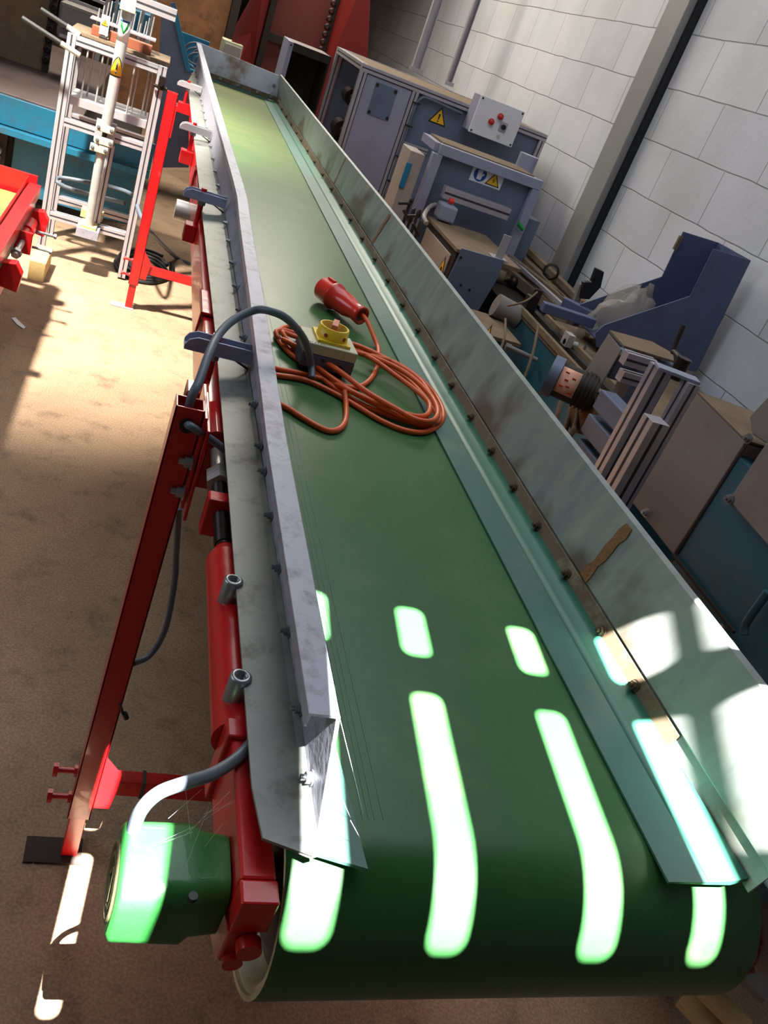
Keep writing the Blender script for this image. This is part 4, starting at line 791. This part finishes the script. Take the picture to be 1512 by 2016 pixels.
# black clamp on wall side
kp = thing('black_clamp', 'black angled clamp arm on a grey bar beside the wall column', 'clamp', (2.1, 3.75, .7))
k = MB().prism([aY(p[0], p[1], 3.7) for p in ((1175, 529), (1190, 536), (1183, 566), (1160, 590), (1143, 588), (1150, 556), (1165, 556))], (0, .03, 0)); part('arm', k, 'black', kp, bevel=.003)
part('bar', MB().bar(aY(1146, 560, 3.73), aY(1131, 602, 3.73), .03, .02, (0, 1, 0)), 'greybeige', kp)
# --- teal machine with warning sign at left
tm = thing('teal_machine', 'long dark teal machine bed with brown dusty top, below the blue grey hopper', 'machine', (1.9, 2.7, 0))
part('bed', MB().box(1.67, 2.32, .30, 2.42, 3.48, .76), 'teal', tm, bevel=.004); part('dusty_top', MB().box(1.665, 2.31, .761, 2.43, 3.46, .775), 'dusty', tm)
part('side_ledge', MB().box(1.61, 2.32, .52, 1.669, 3.0, .545), 'dusty', tm); part('lower_ledge', MB().box(1.55, 2.32, .30, 1.669, 3.0, .33), 'dusty', tm)
for y in (2.35, 2.8, 3.3): part('leg', MB().box(1.68, y, 0, 1.70, y+.07, .30), 'teal', tm)
for x, w_ in ((1.66, .02), (1.72, .03), (1.79, .02)): part('top_rail', MB().box(x, 2.4, .776, x+w_, 3.42, .80), 'dusty' if w_ < .03 else 'dark', tm)
part('latch', MB().cyl((1.70, 3.0, .815), (1.76, 3.0, .815), .012, seg=10).box(1.70, 2.98, .80, 1.73, 3.03, .85), 'steel', tm)
for x in (1.78, 1.82, 1.86): part('stud', MB().cyl((x, 3.1, .776), (x, 3.1, .80), .006, seg=8), 'bolt', tm)
for i, (p, q) in enumerate((((1068, 603), (1168, 636)), ((1110, 594), (1172, 626)))):
    a_, b_2 = aZ(*p, .87), aZ(*q, .87); part('slide_bar', MB().bar(a_, b_2, .045, .04), 'navy', tm, bevel=.003, label='dark blue slide bar')
tb_ = part('teal_box', MB().box(1.36, 3.15, .35, 1.52, 3.45, .70), 'teal', tm, bevel=.003); part('teal_box_top', MB().box(1.355, 3.14, .701, 1.60, 3.46, .715), 'dusty', tb_)
q = aX(964, 668, 1.36); warn_sign(tb_, (1.3595, q.y+.03, q.z-.05), (0, -1, 0), (0, 0, 1), (-1, 0, 0), .10, 'gear')
part('rail_foot', MB().box(1.36, 2.0, .28, 1.40, 3.1, .34), 'dusty', tm); part('rail_foot', MB().box(1.47, 1.9, .20, 1.52, 3.1, .26), 'greybeige', tm)
for i, x in enumerate((1.50, 1.58)): part('tie_bolt', MB().cyl((x-.04, 3.18-.08*i, .70), (x+.08, 3.15-.08*i, .69), .010, seg=10).cyl((x-.06, 3.185-.08*i, .70), (x-.04, 3.18-.08*i, .70), .017, seg=6), 'greybeige', tm)
# --- blue grey hopper
ho = thing('grey_blue_hopper', 'blue grey sheet metal hopper with a tall back and sloping tail, against the white wall', 'hopper', (2.15, 3.25, .78))
out = [(1479, 513), (1380, 735), (1281, 715), (1173, 684), (1173, 655), (1190, 640), (1359, 583), (1405, 490)]
front = [aY(*p, 3.118) for p in out]; front = [V((min(p.x, 2.44), p.y, max(p.z, .80))) for p in front]; rear = [p+V((0, .255, 0)) for p in front]
part('front_plate', MB().prism(front, (0, .006, 0)), 'navy', ho, bevel=.002); part('rear_plate', MB().prism(rear, (0, .006, 0)), 'navy', ho, bevel=.002)
fb = front; k = MB().prism([fb[0]+V((0, .007, 0)), fb[1]+V((0, .007, 0)), fb[1]+V((0, .254, 0)), fb[0]+V((0, .254, 0))], (-.006, 0, 0)); part('back_sheet', k, 'navy', ho)
k = MB().prism([V((1.90, 3.125, .83)), V((2.42, 3.125, .83)), V((2.42, 3.372, .83)), V((1.90, 3.372, .83))], (0, 0, .005)); part('floor_sheet', k, 'navy', ho)
part('corner_tab', MB().box(2.196, 3.36, 1.24, 2.212, 3.372, 1.30), 'dusty', ho)
# plastic bag crumpled in hopper
bmesh_pts = []; k = MB(); nu, nv = 18, 12; cx, cy, cz = 2.02, 3.25, .93
for i in range(nu):
    row = []
    for j in range(nv):
        th = math.pi*(j+.5)/nv; ph = 2*math.pi*i/nu; r = 1+.28*math.sin(3*ph+2*th)+.18*math.sin(7*ph-3*th)+random.uniform(-.08, .08)
        row.append((cx+.10*r*math.sin(th)*math.cos(ph)+.06*math.cos(th), cy+.085*math.sin(th)*math.sin(ph), cz+.115*r*math.cos(th)))
    bmesh_pts.append(row)
k.loft(bmesh_pts+[bmesh_pts[0]], True); single('plastic_bag', k, 'bag', 'crumpled clear plastic bag lying in the blue grey hopper', 'bag')
# --- motor unit under beige cover
mu = thing('motor_unit', 'electric motor with an orange label under a warm grey cover plate', 'motor', (1.5, 2.3, .8))
cv = [aX(p[0], p[1], 1.40) for p in ((1198, 656), (1223, 688), (1166, 786), (1140, 749))]
part('cover', MB().prism(cv, (.004, 0, 0)), 'greybeige', mu, bevel=.001, label='warm grey cover plate')
k = MB().prism([(1.40, 2.25, 1.078), (1.40, 2.14, 1.072), (1.58, 2.14, 1.072), (1.61, 2.20, 1.078), (1.57, 2.27, 1.078)], (0, 0, .006)); part('cover_top', k, 'dusty', mu)
part('motor_frame', MB().box(1.50, 2.16, .70, 1.62, 2.24, 1.06), 'slate', mu, bevel=.005)
q = aX(1112, 752, 1.33); md_ = V((.84, -.50, 0)).normalized(); MR = .062
mb_ = part('motor_body', MB().cyl(q-md_*.03, q+md_*.10, MR*.9, seg=34), 'dark', mu, label='dark finned motor')
part('fan_cowl', MB().cyl(q-md_*.056, q-md_*.024, MR*1.05, seg=36), 'slate', mb_, bevel=.004)
for i in range(4): part('fin', MB().cyl(q+md_*(.045+.013*i), q+md_*(.050+.013*i), MR, seg=28), 'dark', mb_)
k = MB(); sd_ = V((md_.y, -md_.x, 0)); L_ = []
for i in range(9):
    t = math.radians(-25+i*11); o3 = (sd_*math.cos(t)+V((0, 0, 1))*math.sin(t))*(MR*.92); L_.append([q-md_*.022+o3, q+md_*.040+o3])
ml_ = part('motor_label', k.loft(L_, True), 'labelor', mb_, solid=.001, label='pinkish orange printed label')
k = MB()
for i, (t0_, a0_) in enumerate(((-.012, 0), (-.004, 22), (.008, 5), (.016, 34), (.022, -12), (-.01, 45))):
    t = math.radians(a0_); o3 = (sd_*math.cos(t)+V((0, 0, 1))*math.sin(t))*(MR*.935); k.bar(q+md_*t0_+o3, q+md_*(t0_+.012)+o3, .004, .004)
part('label_print', k, 'buttonred', ml_)
part('terminal_box', MB().box(1.43, q.y-.05, q.z+.062, 1.53, q.y+.05, q.z+.13), 'slate', mu, bevel=.006); part('terminal_lid', MB().box(1.425, q.y-.045, q.z+.131, 1.535, q.y+.055, q.z+.14), 'slate', mu, bevel=.004)
part('rusty_gear', MB().cyl((1.41, 2.20, .83), (1.5, 2.20, .83), .07, seg=24), 'rust', mu)
k = MB()
for i, (x_, y_) in enumerate(((1105, 790), (1125, 800), (1140, 800), (1165, 815), (1180, 820))):
    single('drooping_cable', MB().tube([aX(x_, y_, 1.42), aX(x_-12+i*2, y_+40, 1.40), aX(x_-30+i*3, y_+70, 1.38), V((aX(x_-36, y_+90, 1.36).x, aX(x_-36, y_+90, 1.36).y, .4))], .009, 8), 'dusty', 'dusty brown cable drooping below the motor with the orange label', 'cable', 'cables hanging under the labelled motor')
# --- aluminium profile stand
ps = thing('profile_stand', 'aluminium profile stand with a hand crank, right of the labelled motor', 'stand', (1.36, 1.85, 0))
for (p, q, w_) in (((1303, 722), (1150, 935), .045), ((1362, 752), (1225, 960), .035)):
    t = aX(*p, 1.30 if w_ > .04 else 1.36); prof('upright', (t.x, t.y, 0), (t.x, t.y, t.z), w_, w_, (0, 1, 0), root=ps)
t0, t1 = aX(1303, 722, 1.30), aX(1375, 745, 1.36)
part('top_plate', MB().bar((1.27, t0.y-.02, t0.z+.004), (t1.x+.02, t0.y-.05, t0.z+.004), .045, .008), 'lav', ps, bevel=.001)
u0, u1 = aY(1228, 703, 1.86), aY(1283, 722, 1.86); w0_ = aY(1220, 738, 1.86)
prof('cross_rail', (u0.x, 1.86, u0.z), (u1.x, 1.86, u0.z), .03, .035, root=ps); prof('cross_rail', (w0_.x, 1.86, w0_.z), (u1.x, 1.86, w0_.z), .03, .03, root=ps)
t2 = aX(1290, 825, 1.24); prof('short_upright', (1.245, t2.y, 0), (1.245, t2.y, t2.z), .05, .05, (0, 1, 0), root=ps)
for i in range(3): part('slide_block', MB().box(1.345, 1.86, .74+i*.08, 1.40, 2.06, .80+i*.08), 'slate', ps, bevel=.004)
cr = [aX(1346, 640, 1.45), aX(1325, 690, 1.45), aX(1345, 712, 1.42)]
hc = part('hand_crank', MB().tube([cr[0], cr[0]+(cr[1]-cr[0])*.95, cr[1]+(cr[2]-cr[1])*.2, cr[2]], .0075, 10), 'dark', ps, label='dark hand crank'); part('crank_hub', MB().cyl(cr[2]-V((0, 0, .05)), cr[2]+V((0, 0, .01)), .02, seg=18), 'darksteel', hc)
part('clamp_foot', MB().box(1.21, 1.48, .70, 1.27, 1.56, .76), 'beige', ps, bevel=.003)
# --- table behind
tl = thing('dusty_table', 'brown dusty topped bench along the white wall behind the profile stand', 'table', (2.1, 2.2, 0))
e0, e1 = aY(1375, 715, 2.50), aY(1512, 765, 2.50)
part('top', MB().box(1.55, 1.0, .885, 2.48, 1.985, .905), 'dusty', tl); part('front_beam', MB().box(1.55, .99, .78, 1.6, 1.98, .884), 'slate', tl)
part('shelf', MB().box(1.6, 1.0, .3, 2.45, 1.95, .32), 'dark', tl); part('back', MB().box(2.4, 1.0, 0, 2.42, 1.95, .88), 'dark', tl)
# --- teal machine near right with beige panels
tn = thing('teal_cabinet_machine', 'dark teal machine with warm grey bolted panels, right beside the conveyor', 'machine', (1.5, 1.0, 0))
XT = 1.20
q1 = [aX(*p, XT) for p in ((1372, 775), (1467, 870), (1325, 1092), (1245, 990))]
ztn = q1[1].z; body_top = ztn
part('body', MB().box(XT+.006, .80, .42, 1.5, q1[1].y-.0, ztn-.03), 'teal', tn, bevel=.006, label='dark teal body')
for y in (.95, 1.3): part('leg', MB().box(1.42, y, 0, 1.49, y+.06, .419), 'dark', tn)
part('grey_panel', MB().prism(q1, (.01, 0, 0)), 'greybeige', tn, bevel=.002, label='warm grey side panel')
k = MB().prism([q1[0], q1[1], q1[1]+V((.14, -.01, .0)), q1[0]+V((.16, -.03, 0)), q1[0]+V((.05, 0, 0))], (0, 0, .004)); part('panel_top', k, 'dusty', tn)
part('panel_box', MB().prism([q+V((.011, 0, -.004)) for q in q1], (.13, 0, 0)), 'greybeige', tn)
q2 = [aX(*p, XT) for p in ((1512, 872), (1437, 985), (1530, 1092), (1640, 1000), (1600, 930))]
part('grey_panel', MB().prism([q+V((-.004, 0, 0)) for q in q2], (.009, 0, 0)), 'greybeige', tn, bevel=.002, label='second warm grey panel')
q3 = [aX(*p, XT) for p in ((1480, 855), (1475, 820), (1512, 780), (1620, 830), (1580, 920))]; part('upper_panel', MB().prism(q3, (.2, 0, 0)), 'greybeige', tn, bevel=.003)
for p in ((1474, 864), (1437, 983), (1273, 1010), (1440, 1270), (1418, 1238)):
    o3 = aX(*p, XT-.006); part('panel_bolt', MB().hexbolt(o3, (-1, 0, 0), .008, .006), 'bolt', tn)
part('seam_lip', MB().bar(aX(1325, 1092, XT-.002), aX(1445, 1245, XT-.002), .006, .006), 'dark', tn)
a_ = aX(1490, 1180, XT-.012); part('grab_rail', MB().tube([aX(1512, 1165, XT-.02), aX(1470, 1225, XT-.02), aX(1466, 1250, XT-.02)], .008, 10), 'teal', tn)
# --- timber and twine on floor, low right
for i, (p, q, w_, lab) in enumerate((((1345, 1960), (1420, 2040), .035, 'pale plank on the floor under the near right corner of the belt, leftmost'), ((1385, 1945), (1470, 2030), .03, 'pale plank on the floor under the near right corner, beside the leftmost plank'), ((1512, 1630), (1420, 1730), .03, 'pale timber slat showing past the right end of the drum'), ((1440, 1890), (1512, 1960), .03, 'grey weathered slat behind the red twine at the right edge'))):
    z = .10+.03*i; single('plank', MB().bar(aZ(*p, z), aZ(*q, z), w_*1.8, .018), 'wood' if i < 3 else 'greybeige', lab, 'plank', bevel=.002)
k = MB()
for i in range(7):
    k.tube([aZ(1455+random.uniform(-25, 50), 1860+random.uniform(-90, 60), .22+random.uniform(0, .05)) for j in range(5)], .003, 6, 5)
single('red_twine', k, 'hred', 'tangled red twine at the lower right corner past the drum', 'twine')
# cobwebs near gearbox and on the left guard corner
k = MB()
for i in range(9):
    a_ = V((random.uniform(.10, .16), random.uniform(.44, .5), .968)); b_3 = a_+V((random.uniform(-.01, .05), random.uniform(.0, .06), random.uniform(.005, .035))); k.bar(a_, b_3, .0002, .0002)
for p, q in (((668, 1410), (715, 1600)), ((660, 1540), (690, 1610)), ((690, 1615), (720, 1670))): k.bar(aZ(*p, 1.05), aZ(*q, 1.01), .0004, .0004)
o = single('cobweb', k, 'web', 'thin dusty cobweb strands over the gearbox and guard corner', 'cobweb'); o['kind'] = 'stuff'
